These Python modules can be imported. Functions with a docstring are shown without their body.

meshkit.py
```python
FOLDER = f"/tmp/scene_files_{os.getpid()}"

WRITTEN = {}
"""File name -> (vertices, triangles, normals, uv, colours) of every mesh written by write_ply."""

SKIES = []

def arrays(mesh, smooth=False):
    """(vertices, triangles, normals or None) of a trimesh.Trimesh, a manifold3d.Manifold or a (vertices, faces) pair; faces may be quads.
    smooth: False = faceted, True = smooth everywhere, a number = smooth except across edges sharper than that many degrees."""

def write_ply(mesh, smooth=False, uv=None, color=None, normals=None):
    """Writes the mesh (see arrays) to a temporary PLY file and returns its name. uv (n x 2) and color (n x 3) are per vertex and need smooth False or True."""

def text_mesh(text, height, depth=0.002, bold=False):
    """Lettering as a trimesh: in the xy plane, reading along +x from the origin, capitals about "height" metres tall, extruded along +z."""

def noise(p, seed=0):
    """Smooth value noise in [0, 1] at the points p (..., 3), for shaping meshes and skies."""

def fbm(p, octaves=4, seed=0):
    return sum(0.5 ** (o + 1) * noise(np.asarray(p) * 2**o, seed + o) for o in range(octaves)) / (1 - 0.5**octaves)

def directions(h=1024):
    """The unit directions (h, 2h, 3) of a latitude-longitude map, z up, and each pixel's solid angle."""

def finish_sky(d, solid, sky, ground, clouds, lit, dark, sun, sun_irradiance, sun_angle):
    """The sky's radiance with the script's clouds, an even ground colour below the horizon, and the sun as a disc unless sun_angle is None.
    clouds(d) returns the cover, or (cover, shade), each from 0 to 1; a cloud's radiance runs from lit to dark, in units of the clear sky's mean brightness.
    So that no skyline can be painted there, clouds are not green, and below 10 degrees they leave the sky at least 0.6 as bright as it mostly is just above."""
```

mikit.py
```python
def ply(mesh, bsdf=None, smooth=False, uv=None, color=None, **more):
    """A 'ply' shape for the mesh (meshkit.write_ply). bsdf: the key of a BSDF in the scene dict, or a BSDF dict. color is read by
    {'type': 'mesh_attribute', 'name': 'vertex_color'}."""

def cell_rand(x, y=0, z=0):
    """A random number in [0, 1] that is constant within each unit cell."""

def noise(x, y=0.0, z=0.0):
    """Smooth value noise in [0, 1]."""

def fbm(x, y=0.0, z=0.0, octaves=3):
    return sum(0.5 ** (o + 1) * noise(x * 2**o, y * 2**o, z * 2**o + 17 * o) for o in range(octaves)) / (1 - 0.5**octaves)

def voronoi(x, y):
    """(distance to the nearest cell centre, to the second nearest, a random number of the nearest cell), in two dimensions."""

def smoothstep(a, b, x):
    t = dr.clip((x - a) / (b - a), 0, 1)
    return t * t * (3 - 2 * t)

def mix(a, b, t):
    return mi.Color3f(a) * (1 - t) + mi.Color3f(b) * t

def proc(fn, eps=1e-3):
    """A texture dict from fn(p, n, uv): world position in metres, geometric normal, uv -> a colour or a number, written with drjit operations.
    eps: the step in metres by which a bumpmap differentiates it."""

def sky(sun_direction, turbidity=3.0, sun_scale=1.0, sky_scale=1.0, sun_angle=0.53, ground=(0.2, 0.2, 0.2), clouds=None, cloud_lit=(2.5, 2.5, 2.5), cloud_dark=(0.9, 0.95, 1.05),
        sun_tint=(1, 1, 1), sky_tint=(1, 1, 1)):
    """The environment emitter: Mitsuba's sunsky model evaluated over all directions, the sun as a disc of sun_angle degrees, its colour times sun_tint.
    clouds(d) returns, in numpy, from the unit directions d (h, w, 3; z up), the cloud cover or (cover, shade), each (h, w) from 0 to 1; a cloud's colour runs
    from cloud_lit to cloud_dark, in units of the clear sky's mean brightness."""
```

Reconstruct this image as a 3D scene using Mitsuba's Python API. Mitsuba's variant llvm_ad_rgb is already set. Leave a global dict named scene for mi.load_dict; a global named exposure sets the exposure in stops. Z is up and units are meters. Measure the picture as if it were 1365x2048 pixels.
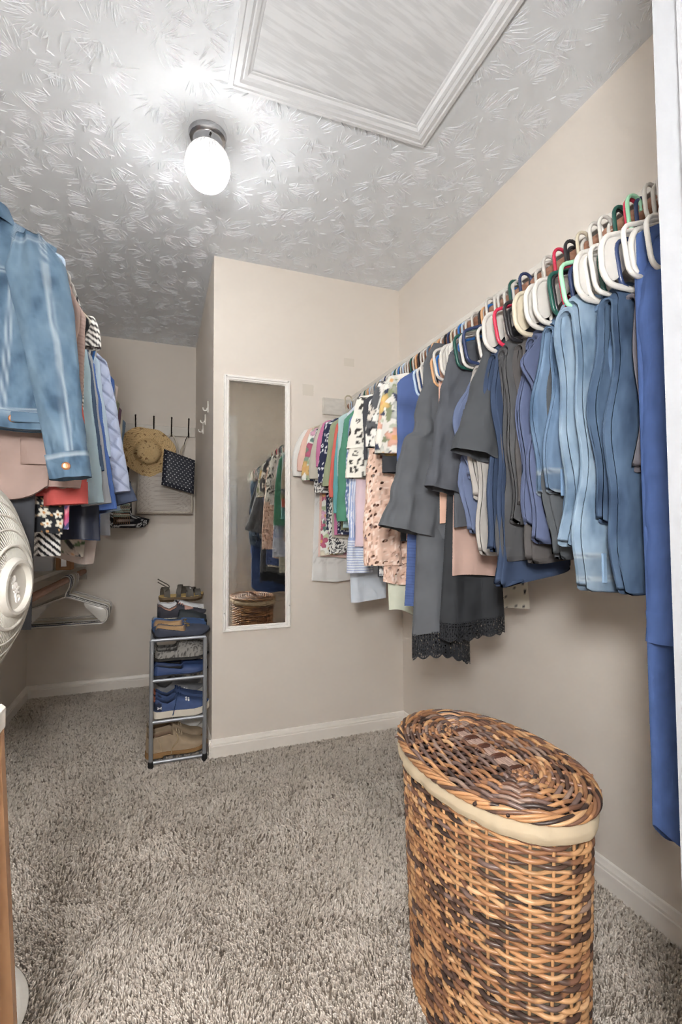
import math, random
import numpy as np, trimesh, mitsuba as mi, drjit as dr
import mikit, meshkit
from mikit import proc, noise as pnoise, fbm as pfbm, mix, smoothstep

PI = math.pi
rng = np.random.default_rng(7)
random.seed(7)
scene, labels = {}, {}

# ------------------------------------------------------------------ camera, light, exposure
F_PX = 964.0
yaw, pit, roll = np.radians([20.6, 2.35, -0.33])
EYE = np.array([0.0, 0.0, 1.07])
fw = np.array([math.sin(yaw) * math.cos(pit), math.cos(yaw) * math.cos(pit), math.sin(pit)])
rt = np.array([math.cos(yaw), -math.sin(yaw), 0.0]); up = np.cross(rt, fw)
rt, up = rt * math.cos(roll) + up * math.sin(roll), -rt * math.sin(roll) + up * math.cos(roll)
M = np.eye(4); M[:3, 0], M[:3, 1], M[:3, 2], M[:3, 3] = -rt, up, fw, EYE
scene['camera'] = {'type': 'perspective', 'fov': math.degrees(2 * math.atan(682.5 / F_PX)), 'fov_axis': 'x',
                   'near_clip': 0.02, 'far_clip': 50.0, 'to_world': mi.ScalarTransform4f(M.tolist())}
exposure = 2.75
LAMP = 15.5           # radiance of the glowing globe
TOP = 0.003
HALL = 38.0          # radiance of the unseen floor lamp, out of view behind the camera

WR, CA, WL, YB, YA, YF, H = 1.264, 0.239, -0.80, 2.403, 3.67, 0.39, 2.44

# ------------------------------------------------------------------ helpers
def lin(c):
    if isinstance(c, str):
        c = c.lstrip('#'); c = [int(c[i:i + 2], 16) for i in (0, 2, 4)]
    c = np.asarray(c, float) / 255
    return np.where(c < 0.04045, c / 12.92, ((c + 0.055) / 1.055) ** 2.4)

def rgb(c): return {'type': 'rgb', 'value': [float(x) for x in (lin(c) if not isinstance(c, np.ndarray) else c)]}

def mat(name, base, rough=0.6, metallic=0.0, spec=0.4, two=True, **kw):
    if isinstance(base, (str, tuple, list)): base = rgb(base)
    b = {'type': 'principled', 'base_color': base, 'roughness': rough, 'metallic': metallic, 'specular': spec, **kw}
    scene[name] = {'type': 'twosided', 'bsdf': b} if two else b
VC = {'type': 'mesh_attribute', 'name': 'vertex_color'}

_tops = {}
def numbered(name):
    n = _tops.get(name, -1) + 1; _tops[name] = n
    return name if n == 0 else '%s_%03d' % (name, n)

def thing(name, label, cat, group=None):
    key = numbered(name)
    labels[key] = {'label': label, 'category': cat}
    if group: labels[key]['group'] = group
    return key

def part(parent, name, mesh, bsdf, smooth=True, color=None, label=None, kind=None, **kw):
    key = numbered(parent + '__' + name)
    if color is not None and smooth not in (True, False): smooth = False
    if isinstance(mesh, dict): scene[key] = {**mesh, **kw}
    else: scene[key] = mikit.ply(mesh, bsdf, smooth=smooth, color=color, **kw)
    if label or kind: labels[key] = {}
    if label: labels[key]['label'] = label
    if kind: labels[key]['kind'] = kind
    return key

def single(name, mesh, bsdf, label, cat, smooth=True, color=None, group=None, **kw):
    key = thing(name, label, cat, group)
    scene[key] = mikit.ply(mesh, bsdf, smooth=smooth, color=color, **kw)
    return key

def struct(name, mesh, bsdf, smooth=False, label=None, **kw):
    scene[name] = mikit.ply(mesh, bsdf, smooth=smooth, **kw)
    labels[name] = {'kind': 'structure', 'label': label or name.replace('_', ' ')}
    return name

def cat_(ms):
    vs, fs, n = [], [], 0
    for v, f in ms:
        v = np.asarray(v, float); f = np.asarray(f, int)
        if f.shape[1] == 4: f = np.vstack([f[:, [0, 1, 2]], f[:, [0, 2, 3]]])
        vs.append(v); fs.append(f + n); n += len(v)
    return np.vstack(vs), np.vstack(fs)

def box(x0, x1, y0, y1, z0, z1, r=0.0):
    """a box, its edges chamfered by r"""
    lo, hi = np.array([x0, y0, z0], float), np.array([x1, y1, z1], float)
    if r <= 0:
        m = trimesh.creation.box(bounds=[lo, hi]); return np.array(m.vertices), np.array(m.faces)
    pts = []
    for k in range(3):
        a, b = lo + r, hi - r
        a[k], b[k] = lo[k], hi[k]
        for c in np.ndindex(2, 2, 2): pts.append([(a, b)[c[i]][i] for i in range(3)])
    m = trimesh.convex.convex_hull(np.array(pts)); return np.array(m.vertices), np.array(m.faces)

def grid(P, wrap=True, cap0=False, cap1=False):
    """mesh of a (rows, columns, 3) grid of points"""
    P = np.asarray(P, float); m, n = P.shape[:2]
    i, j = np.meshgrid(np.arange(m - 1), np.arange(n if wrap else n - 1), indexing='ij')
    a = (i * n + j).ravel(); b = (i * n + (j + 1) % n).ravel()
    f = np.vstack([np.stack([a, b, b + n], 1), np.stack([a, b + n, a + n], 1)])
    v = P.reshape(-1, 3)
    for cap, row in ((cap0, 0), (cap1, m - 1)):
        if cap:
            c = len(v); v = np.vstack([v, P[row].mean(0)])
            k = np.arange(n if wrap else n - 1); q = row * n + k; s = row * n + (k + 1) % n
            f = np.vstack([f, np.stack([s, q, k * 0 + c] if row == 0 else [q, s, k * 0 + c], 1)])
    return v, f

def tube(path, r, sides=8, closed=False, cap=True, flat=1.0):
    p = np.asarray(path, float); n = len(p)
    t = np.roll(p, -1, 0) - np.roll(p, 1, 0) if closed else np.gradient(p, axis=0)
    t /= np.linalg.norm(t, axis=1, keepdims=True) + 1e-12
    ref = np.array([0, 0, 1.0]) if abs(t[0, 2]) < 0.9 else np.array([1.0, 0, 0])
    u = np.zeros_like(p); a = ref - t[0] * (ref @ t[0]); u[0] = a / np.linalg.norm(a)
    for i in range(1, n):
        a = u[i - 1] - t[i] * (u[i - 1] @ t[i]); u[i] = a / (np.linalg.norm(a) + 1e-12)
    w = np.cross(t, u)
    r = np.broadcast_to(np.asarray(r, float), (n,))[:, None, None]
    th = np.arange(sides) / sides * 2 * PI
    P = p[:, None] + r * (np.cos(th)[None, :, None] * u[:, None] * flat + np.sin(th)[None, :, None] * w[:, None])
    if closed: P = np.concatenate([P, P[:1]])
    return grid(P, True, cap and not closed, cap and not closed)

def smoothpath(pts, n, closed=False):
    from scipy.interpolate import CubicSpline
    p = np.asarray(pts, float)
    if closed: p = np.vstack([p, p[:1]])
    t = np.r_[0, np.cumsum(np.linalg.norm(np.diff(p, axis=0), axis=1))]
    cs = CubicSpline(t, p, bc_type='periodic' if closed else 'natural')
    return cs(np.linspace(0, t[-1], n, endpoint=not closed))

def rounded(pts, r, k=5, closed=True):
    """polyline with rounded corners (open: the ends stay)"""
    p = np.asarray(pts, float); n = len(p); out = []
    for i in range(n):
        if not closed and i in (0, n - 1): out.append(p[i]); continue
        a, b, c = p[i - 1], p[i], p[(i + 1) % n]
        d0, d1 = a - b, c - b; l0, l1 = np.linalg.norm(d0), np.linalg.norm(d1)
        q = min(r, l0 * .48, l1 * .48); s, e = b + d0 / l0 * q, b + d1 / l1 * q
        for t in np.linspace(0, 1, k): out.append((1 - t) ** 2 * s + 2 * t * (1 - t) * b + t * t * e)
    return np.array(out)

def lathe(prof, n=32, axis=(0, 0, 1), at=(0, 0, 0), cap0=False, cap1=False):
    """prof: (radius, height) rows turned about axis through at"""
    th = np.arange(n) / n * 2 * PI; ax = np.asarray(axis, float); ax = ax / np.linalg.norm(ax)
    a = np.cross(ax, [0, 0, 1] if abs(ax[2]) < .9 else [1, 0, 0]); a /= np.linalg.norm(a); b = np.cross(ax, a)
    pr = np.asarray(prof, float)
    P = np.asarray(at, float) + pr[:, 1, None, None] * ax + pr[:, 0, None, None] * (np.cos(th)[:, None] * a + np.sin(th)[:, None] * b)[None]
    return grid(P, True, cap0, cap1)

def prism(prof, p0, p1, nrm):
    """profile (outward, height) swept from p0 to p1; nrm = outward direction in plan"""
    p0, p1, nr = (np.asarray(q, float) for q in (p0, p1, nrm))
    P = np.array([[q + nr * o + [0, 0, h] for o, h in prof] for q in (p0, p1)])
    return grid(P, True, True, True)

def xform(m, R=None, t=(0, 0, 0)):
    v, f = m; v = np.asarray(v, float)
    return (v if R is None else v @ np.asarray(R).T) + np.asarray(t, float), f

def rotz(a): c, s = math.cos(a), math.sin(a); return np.array([[c, -s, 0], [s, c, 0], [0, 0, 1]])
def rotx(a): c, s = math.cos(a), math.sin(a); return np.array([[1, 0, 0], [0, c, -s], [0, s, c]])
def roty(a): c, s = math.cos(a), math.sin(a); return np.array([[c, 0, s], [0, 1, 0], [-s, 0, c]])
def clumps(p, scale, seed=0, oct=3): return meshkit.fbm(np.asarray(p) * scale, oct, seed)

# ------------------------------------------------------------------ materials
def wall_col(p, n, uv):
    a = pfbm(p.x * 1.7 + 3, p.y * 1.7, p.z * 1.7, 3)
    c = mix(lin('#d3cbc2').tolist(), lin('#d9d2ca').tolist(), a)
    k = mi.Float(0.0)      # two touched-up squares of paint right of the mirror
    for x, z, w, h in ((.722, 1.815, .030, .030), (.955, 1.99, .030, .022)):
        k = mi.Float(dr.maximum(k, dr.select((dr.abs(p.x - x) < w) & (dr.abs(p.z - z) < h) & (p.y > 2.3), 1.0, 0.0)))
    return mix(c, lin('#c6bfb3').tolist(), k * .6)
scene['paint'] = {'type': 'twosided', 'bsdf': {'type': 'principled', 'base_color': proc(wall_col), 'roughness': 0.55, 'specular': 0.3}}
mat('ceiling_paint', '#cdd0d4', 0.75, spec=0.2)
def ply_col(p, n, uv):
    g = pfbm(p.x * 14 + p.y * 1.5, p.y * 130 - p.x * 30, 0.0, 3)
    return mix(lin('#c6c8cb').tolist(), lin('#d2d4d7').tolist(), smoothstep(.3, .7, g))
def ply_bump(p, n, uv): return smoothstep(.35, .62, pfbm(p.x * 14 + p.y * 1.5, p.y * 150 - p.x * 34, 0.0, 3)) * 0.0004
scene['plywood_paint'] = {'type': 'twosided', 'bsdf': {'type': 'bumpmap', 'arbitrary': proc(ply_bump), 'scale': 1.0,
                          'bsdf': {'type': 'principled', 'base_color': proc(ply_col), 'roughness': 0.7, 'specular': 0.3}}}
mat('trim_paint', '#e3ded7', 0.35, spec=0.5)
mat('jamb_paint_dimmed', '#8d8f93', 0.35, spec=0.5)  # darker than the casing: dimmer light on this edge put into the colour
mat('casing_paint', '#e2e2e0', 0.35, spec=0.5)
mat('hatch_paint', '#cdcfd2', 0.4, spec=0.5)
mat('carpet_base', '#857a6e', 0.95, spec=0.1)
scene['pile'] = {'type': 'twosided', 'bsdf': {'type': 'diffuse', 'reflectance': VC}}
def rumple(p, n, uv): return pfbm(p.x * 26, p.y * 26, p.z * 11, 3) * 0.0075 + pnoise(p.x * 420, p.y * 420, p.z * 420) * 0.00035
scene['cloth'] = {'type': 'twosided', 'bsdf': {'type': 'bumpmap', 'arbitrary': proc(rumple), 'scale': 1.0, 'bsdf': {'type': 'principled', 'base_color': VC, 'roughness': 0.85, 'specular': 0.15, 'sheen': 0.25}}}
scene['satin'] = {'type': 'twosided', 'bsdf': {'type': 'principled', 'base_color': VC, 'roughness': 0.45, 'specular': 0.35}}
scene['cane'] = {'type': 'twosided', 'bsdf': {'type': 'principled', 'base_color': VC, 'roughness': 0.38, 'specular': 0.5}}
scene['leather'] = {'type': 'twosided', 'bsdf': {'type': 'principled', 'base_color': VC, 'roughness': 0.6, 'specular': 0.4}}
mat('steel_paint', '#9a9ea4', 0.35, 0.55)
mat('chrome', '#c9c9cb', 0.18, 1.0)
mat('lamp_chrome', '#b4b4b6', 0.22, 1.0)
mat('rib_glass', '#e8e8e8', 0.25)
mat('dark_metal', '#35302c', 0.4, 0.8)
mat('brass', '#b89a62', 0.3, 0.9)
mat('copper', '#c98e68', 0.35, 0.8)
mat('black_rubber', '#151516', 0.6)
mat('white_plastic', '#dcd9d2', 0.35)
mat('fan_plastic', '#bfbbb3', 0.35)
mat('fan_blade', '#938c82', .5)
mat('fan_back', '#6d665c', 0.5)
mat('mirror_frame', '#eae8e4', 0.35)
scene['mirror_glass'] = {'type': 'twosided', 'bsdf': {'type': 'conductor', 'material': 'Ag', 'specular_reflectance': {'type': 'rgb', 'value': [.93, .93, .92]}}}
scene['clear_plastic'] = {'type': 'thindielectric', 'int_ior': 1.3}
def wood_col(p, n, uv):
    g = pfbm(p.x * 30, p.y * 60, p.z * 5, 3)
    return mix(lin('#7d5c44').tolist(), lin('#a37d5c').tolist(), g)
scene['wood'] = {'type': 'twosided', 'bsdf': {'type': 'principled', 'base_color': proc(wood_col), 'roughness': 0.45, 'specular': 0.4}}
def rodwood(p, n, uv):
    g = pfbm(p.x * 90, p.y * 6, p.z * 90, 3)
    return mix(lin('#7a5644').tolist(), lin('#9d7560').tolist(), g)
scene['rod_wood'] = {'type': 'twosided', 'bsdf': {'type': 'principled', 'base_color': proc(rodwood), 'roughness': 0.5, 'specular': 0.3}}
def shelf_col(p, n, uv):
    g = pfbm(p.x * 40, p.y * 9, p.z * 60, 3)
    return mix(lin('#b9b5ae').tolist(), lin('#d0ccc5').tolist(), g)
scene['shelf_paint'] = {'type': 'twosided', 'bsdf': {'type': 'principled', 'base_color': proc(shelf_col), 'roughness': 0.5, 'specular': 0.3}}
mat('cardboard', '#9b7350', 0.8)
mat('white_card', '#dfe2e6', 0.5)
HANG = {'white': '#bdbab5', 'grey': '#a9aaac', 'black': '#242427', 'navy': '#2a3656', 'green': '#1f4a42', 'mint': '#8fbfa0', 'red': '#b52f48',
        'tan': '#c79a72', 'blue': '#2f66a8', 'slate': '#58697c', 'cream': '#b9b09d', 'pale blue': '#a9bccf'}
for k, v in HANG.items(): mat('hanger_' + k.replace(' ', '_'), v, 0.3, spec=0.5)

# ------------------------------------------------------------------ room shell
struct('floor', box(-1.6, 2.0, -2.1, YA + .1, -0.06, -0.006), 'carpet_base', label='carpeted closet floor')
struct('ceiling', box(WL - .1, WR + .1, YF - .11, YA + .1, H, H + .1), 'ceiling_paint', label='white ceiling with crow-foot plaster texture')
struct('wall_right', box(WR, WR + .1, YF - .11, YB + .1, 0, H), 'paint', label='greige wall behind the long clothes rod')
struct('wall_back', box(CA, WR, YB, YB + .1, 0, H), 'paint', label='greige wall with the mirror')
struct('wall_alcove_side', box(CA, CA + .1, YB + .1, YA, 0, H), 'paint', label='greige return wall beside the shoe rack')
struct('wall_alcove', box(WL, CA + .1, YA, YA + .1, 0, H), 'paint', label='greige wall at the end of the alcove')
struct('wall_left', box(WL - .1, WL, YF - .11, YA + .1, 0, H), 'paint', label='greige wall at the left')
DX0, DX1, DZ = -0.52, 0.578, 2.06  # left side out of view, set wide so hall light reaches the alcove
struct('wall_front', cat_([box(WL, DX0 - .015, YF - .11, YF, 0, H), box(DX1 + .015, WR, YF - .11, YF, 0, H), box(DX0 - .015, DX1 + .015, YF - .11, YF, DZ + .015, H)]), 'paint', label='greige wall with the doorway')
# the hall, out of view: walls and ceiling bounce light from its unseen lamp
HY = -2.0
struct('wall_hall', cat_([box(-1.3, 1.5, HY - .1, HY, 0, H), box(-1.4, -1.3, HY - .1, YF - .11, 0, H), box(1.5, 1.6, HY - .1, YF - .11, 0, H), box(-1.4, WL, YF - .11, YF, 0, H), box(WR + .1, 1.6, YF - .11, YF, 0, H)]), 'paint', label='unseen greige hall walls outside the doorway, bouncing the lamp light')
struct('ceiling_hall', box(-1.4, 1.6, HY - .1, YF - .11, H, H + .1), 'ceiling_paint', label='unseen hall ceiling outside the doorway, bouncing the lamp light')
t = thing('floor_lamp', 'unseen globe floor lamp in the hall, placed to light the closet through the doorway', 'floor lamp')
PLX, PLY, PLZ = -.18, -.25, 1.36  # out of view behind the camera, placed to light alcove, hamper and clothes
part(t, 'globe', lathe([(.001, -.11)] + [(.11 * math.cos(a), .11 * math.sin(a)) for a in np.linspace(-1.4, 1.4, 16)] + [(.001, .11)], 32, at=(PLX, PLY, PLZ)), 'white_plastic', smooth=True, emitter={'type': 'area', 'radiance': {'type': 'rgb', 'value': [HALL, HALL * .99, HALL * .97]}})
part(t, 'pole', tube([[PLX, PLY, .02], [PLX, PLY, .7], [PLX, PLY, PLZ - .105]], .011, 10), 'dark_metal')
part(t, 'foot', lathe([(0, .0), (.13, .0), (.13, .012), (.02, .022), (0, .022)], 32, at=(PLX, PLY, 0.0)), 'dark_metal', smooth=30)
# door frame, casing, hinges and the leaf opened outwards
CAS = [(0, 0), (0.016, 0), (0.018, .012), (0.013, .02), (0.013, .055), (0.009, .066), (0, .07)]
def casing(y, s):
    ms = []
    for x, d in ((DX0, -1), (DX1, 1)):
        P = np.array([[[x + d * (h + .0045), y + s * o, z + (h if z > 1 else 0)] for o, h in CAS] for z in (0.0, DZ)]); ms.append(grid(P, True, True, True))
    P = np.array([[[x + (-h - .0045 if x < 0 else h + .0045), y + s * o, DZ + h] for o, h in CAS] for x in (DX0, DX1)]); ms.append(grid(P, True, True, True))
    return ms
d = struct('door_1', cat_([box(DX0 - .015, DX0, YF - .11, YF, 0, DZ + .015), box(DX1, DX1 + .004, YF - .11, YF + .0165, 0, DZ + .004), box(DX1 + .004, DX1 + .015, YF - .11, YF, 0, DZ + .015), box(DX0, DX1, YF - .11, YF, DZ, DZ + .015),
     box(DX1 - .011, DX1, YF - .055, YF - .02, 0, DZ), box(DX0, DX0 + .011, YF - .055, YF - .02, 0, DZ)]), 'jamb_paint_dimmed', label='pale door frame at the right edge of the view')
part(d, 'casing', cat_(casing(YF, 1)), 'casing_paint', smooth=20)
part(d, 'casing', cat_(casing(YF - .11, -1)), 'casing_paint', smooth=20)
part(d, 'leaf', box(DX1 - .037, DX1 - .002, -0.46, YF - .113, 0.012, DZ - .005, .003), 'casing_paint', smooth=False)
for z in (0.33, 1.05, 1.81):
    part(d, 'hinge', cat_([tube([[DX1 - .001, YF - .117, z - .045], [DX1 - .001, YF - .117, z + .045]], .006, 8), box(DX1 - .003, DX1 + .001, YF - .112, YF - .06, z - .045, z + .045)]), 'brass', smooth=30, label='brass hinge')
BASE = [(0, 0), (.013, 0), (.013, .055), (.0105, .058), (.0105, .066), (.007, .072), (.005, .082), (0, .086)]
def base(name, p0, p1, n, label): struct(name, prism(BASE, p0, p1, n), 'trim_paint', smooth=25, label=label)
base('baseboard_right', (WR, YF, 0), (WR, YB, 0), (-1, 0, 0), 'white baseboard behind the hamper')
base('baseboard_back', (CA - .013, YB, 0), (WR, YB, 0), (0, -1, 0), 'white baseboard under the mirror')
base('baseboard_alcove_side', (CA, YB - .013, 0), (CA, YA, 0), (-1, 0, 0), 'white baseboard behind the shoe rack')
base('baseboard_alcove', (WL, YA, 0), (CA, YA, 0), (0, -1, 0), 'white baseboard at the end of the alcove')
base('baseboard_left', (WL, YF, 0), (WL, YA, 0), (1, 0, 0), 'white baseboard along the left wall')
# crow-foot plaster ridges on the ceiling: many raised combed strokes, one piece of stuff
HX0, HX1, HY0, HY1 = 0.181, 0.857, 0.52, 1.436
def ridges():
    V, Fc, n = [], [], 0
    r = np.random.default_rng(3)
    def stroke(px, py, ang, L, h, w, bend):
        nonlocal n
        s = np.linspace(0, 1, 5); a = ang + bend * (s - .5)
        dx = np.cumsum(np.cos(a)) * L / 5; dy = np.cumsum(np.sin(a)) * L / 5
        x, y = px + dx, py + dy
        if x.min() < WL + .01 or x.max() > WR - .004 or y.max() > YA - .004 or y.min() < YF + .004: return
        if ((x > CA - .004) & (y > YB - .004)).any(): return
        if ((x > HX0 - .004) & (x < HX1 + .004) & (y > HY0 - .004) & (y < HY1 + .004)).any(): return
        if (np.hypot(x - .142, y - 1.66) < .07).any(): return
        k = np.array([.25, .9, 1, .8, .15])
        nx, ny = -np.sin(a) * w / 2 * k, np.cos(a) * w / 2 * k
        rows = np.stack([np.stack([x + nx, y + ny, x * 0 + H + .0005], 1), np.stack([x + nx * .25, y + ny * .25, H - h * k], 1), np.stack([x - nx * .45, y - ny * .45, H - h * k * .8], 1), np.stack([x - nx, y - ny, x * 0 + H + .0005], 1)], 1)
        v, f = grid(rows, False); V.append(v); Fc.append(f + n); n += len(v)
    C = .128
    for i in range(int((WR - WL) / C) + 2):
        for j in range(int((YA - YF) / C) + 2):
            cx, cy = WL + (i + r.uniform(-.3, .3)) * C, YF + (j + r.uniform(-.3, .3)) * C
            for fan in range(r.integers(4, 7)):
                A = r.uniform(0, 2 * PI); m = r.integers(4, 8); r0 = r.uniform(.008, .035)
                for q in range(m):
                    a = A + (q - m / 2) * r.uniform(.06, .14); L = r.uniform(.022, .085)
                    o = (q - m / 2) * .0062
                    stroke(cx + math.cos(A) * r0 - math.sin(A) * o, cy + math.sin(A) * r0 + math.cos(A) * o, a, L, r.uniform(.0010, .0026) * (1 if q else 1.4), r.uniform(.0018, .0040), r.uniform(-.35, .35))
            for q in range(2):
                a = r.uniform(0, 2 * PI); stroke(cx + r.uniform(-.06, .06), cy + r.uniform(-.06, .06), a, r.uniform(.02, .045), r.uniform(.003, .0045), r.uniform(.004, .006), r.uniform(-.6, .6))
    return np.vstack(V), np.vstack(Fc)
part('ceiling', 'plaster_ridges', ridges(), 'ceiling_paint', smooth=50, label='raised crow-foot strokes of plaster', kind='stuff')

# attic hatch in the ceiling: panel inside a mitred moulding
t = thing('attic_hatch', 'painted plywood attic hatch framed by white moulding in the ceiling', 'attic hatch')
part(t, 'panel', box(HX0 + .05, HX1 - .05, HY0 + .05, HY1 - .05, H - .006, H - .0005), 'plywood_paint', smooth=False, label='painted plywood panel')
MOULD = [(0, .0005), (0, -.020), (.012, -.023), (.016, -.020), (.030, -.0225), (.038, -.017), (.041, -.019), (.050, -.017), (.056, -.010), (.061, -.0085), (.066, -.004), (.066, .0005)]
for (a, b, nrm) in (((HX0, HY0), (HX1, HY0), (0, 1)), ((HX1, HY0), (HX1, HY1), (-1, 0)), ((HX1, HY1), (HX0, HY1), (0, -1)), ((HX0, HY1), (HX0, HY0), (1, 0))):
    a, b, nr = np.array(a), np.array(b), np.array(nrm); dr_ = (b - a) / np.linalg.norm(b - a)
    P = np.array([[[*(q + nr * o + dr_ * o * s), H + h] for o, h in MOULD] for q, s in ((a, 1), (b, -1))])
    part(t, 'moulding', grid(P, True, True, True), 'hatch_paint', smooth=25)

# ceiling lamp: chrome pan, ribbed glowing glass globe
LX, LY = 0.142, 1.662
t = thing('ceiling_lamp', 'small ceiling lamp with chrome base and glowing ribbed glass globe', 'ceiling lamp')
part(t, 'base', lathe([(.0, 0), (.062, 0), (.064, -.003), (.062, -.008), (.060, -.016), (.050, -.021), (.047, -.026), (.047, -.047), (.045, -.049), (.0, -.049)], 48, at=(LX, LY, H)), 'lamp_chrome', smooth=35)
for k in range(3):
    a = k * 2.1 + .6; p = np.array([math.cos(a), math.sin(a), 0])
    part(t, 'screw', tube([np.array([LX, LY, H - .037]) + p * .044, np.array([LX, LY, H - .037]) + p * .056], .0035, 8), 'dark_metal')
n = 120; th = np.arange(n) / n * 2 * PI
prof = np.array([(.046, -.046), (.049, -.052), (.058, -.062), (.067, -.078), (.0725, -.098), (.0735, -.115), (.071, -.135), (.064, -.155), (.053, -.172), (.038, -.185), (.022, -.193), (.008, -.197), (.005, -.2), (.001, -.201)])
pp = smoothpath(prof, 60); rib = np.cos(th * 40)
rr = pp[:, 0, None] + 0 * rib[None]
P = np.stack([LX + rr * np.cos(th), LY + rr * np.sin(th), H + pp[:, 1, None] + 0 * rr], -1)
gk = t + '__globe'; labels[gk] = {'label': 'ribbed glass globe, lit from inside'}
cuts = [0] + [int(np.argmax(pp[:, 1] < q)) for q in (-.072, -.098, -.114)] + [60]
for c0, c1, L_ in zip(cuts[:-1], cuts[1:], (.006, .02, .12, 1.0)):      # the bulb sits low in the globe: its glow grows downwards
    em = {'type': 'area', 'radiance': {'type': 'rgb', 'value': [LAMP * L_, LAMP * L_ * .985, LAMP * L_ * .955]}}
    m = grid(P[c0:c1 + 1][::-1], True, c1 == 60, False)
    if c1 == 60: scene[gk] = mikit.ply(m, 'white_plastic', smooth=True, emitter=em)
    else: part(gk, 'globe_band', m, 'white_plastic', smooth=True, emitter=em)
ribs = []
for k in range(44):
    a = k / 44 * 2 * PI; q = pp[1:-7:3]
    ribs.append(tube(np.c_[LX + (q[:, 0] + .0006) * math.cos(a), LY + (q[:, 0] + .0006) * math.sin(a), H + q[:, 1]], .0016 * np.clip(q[:, 0] / .05, .3, 1), 5))
part(gk, 'rib', cat_(ribs), 'rib_glass', smooth=True, kind='stuff', label='moulded glass ribs')

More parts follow.
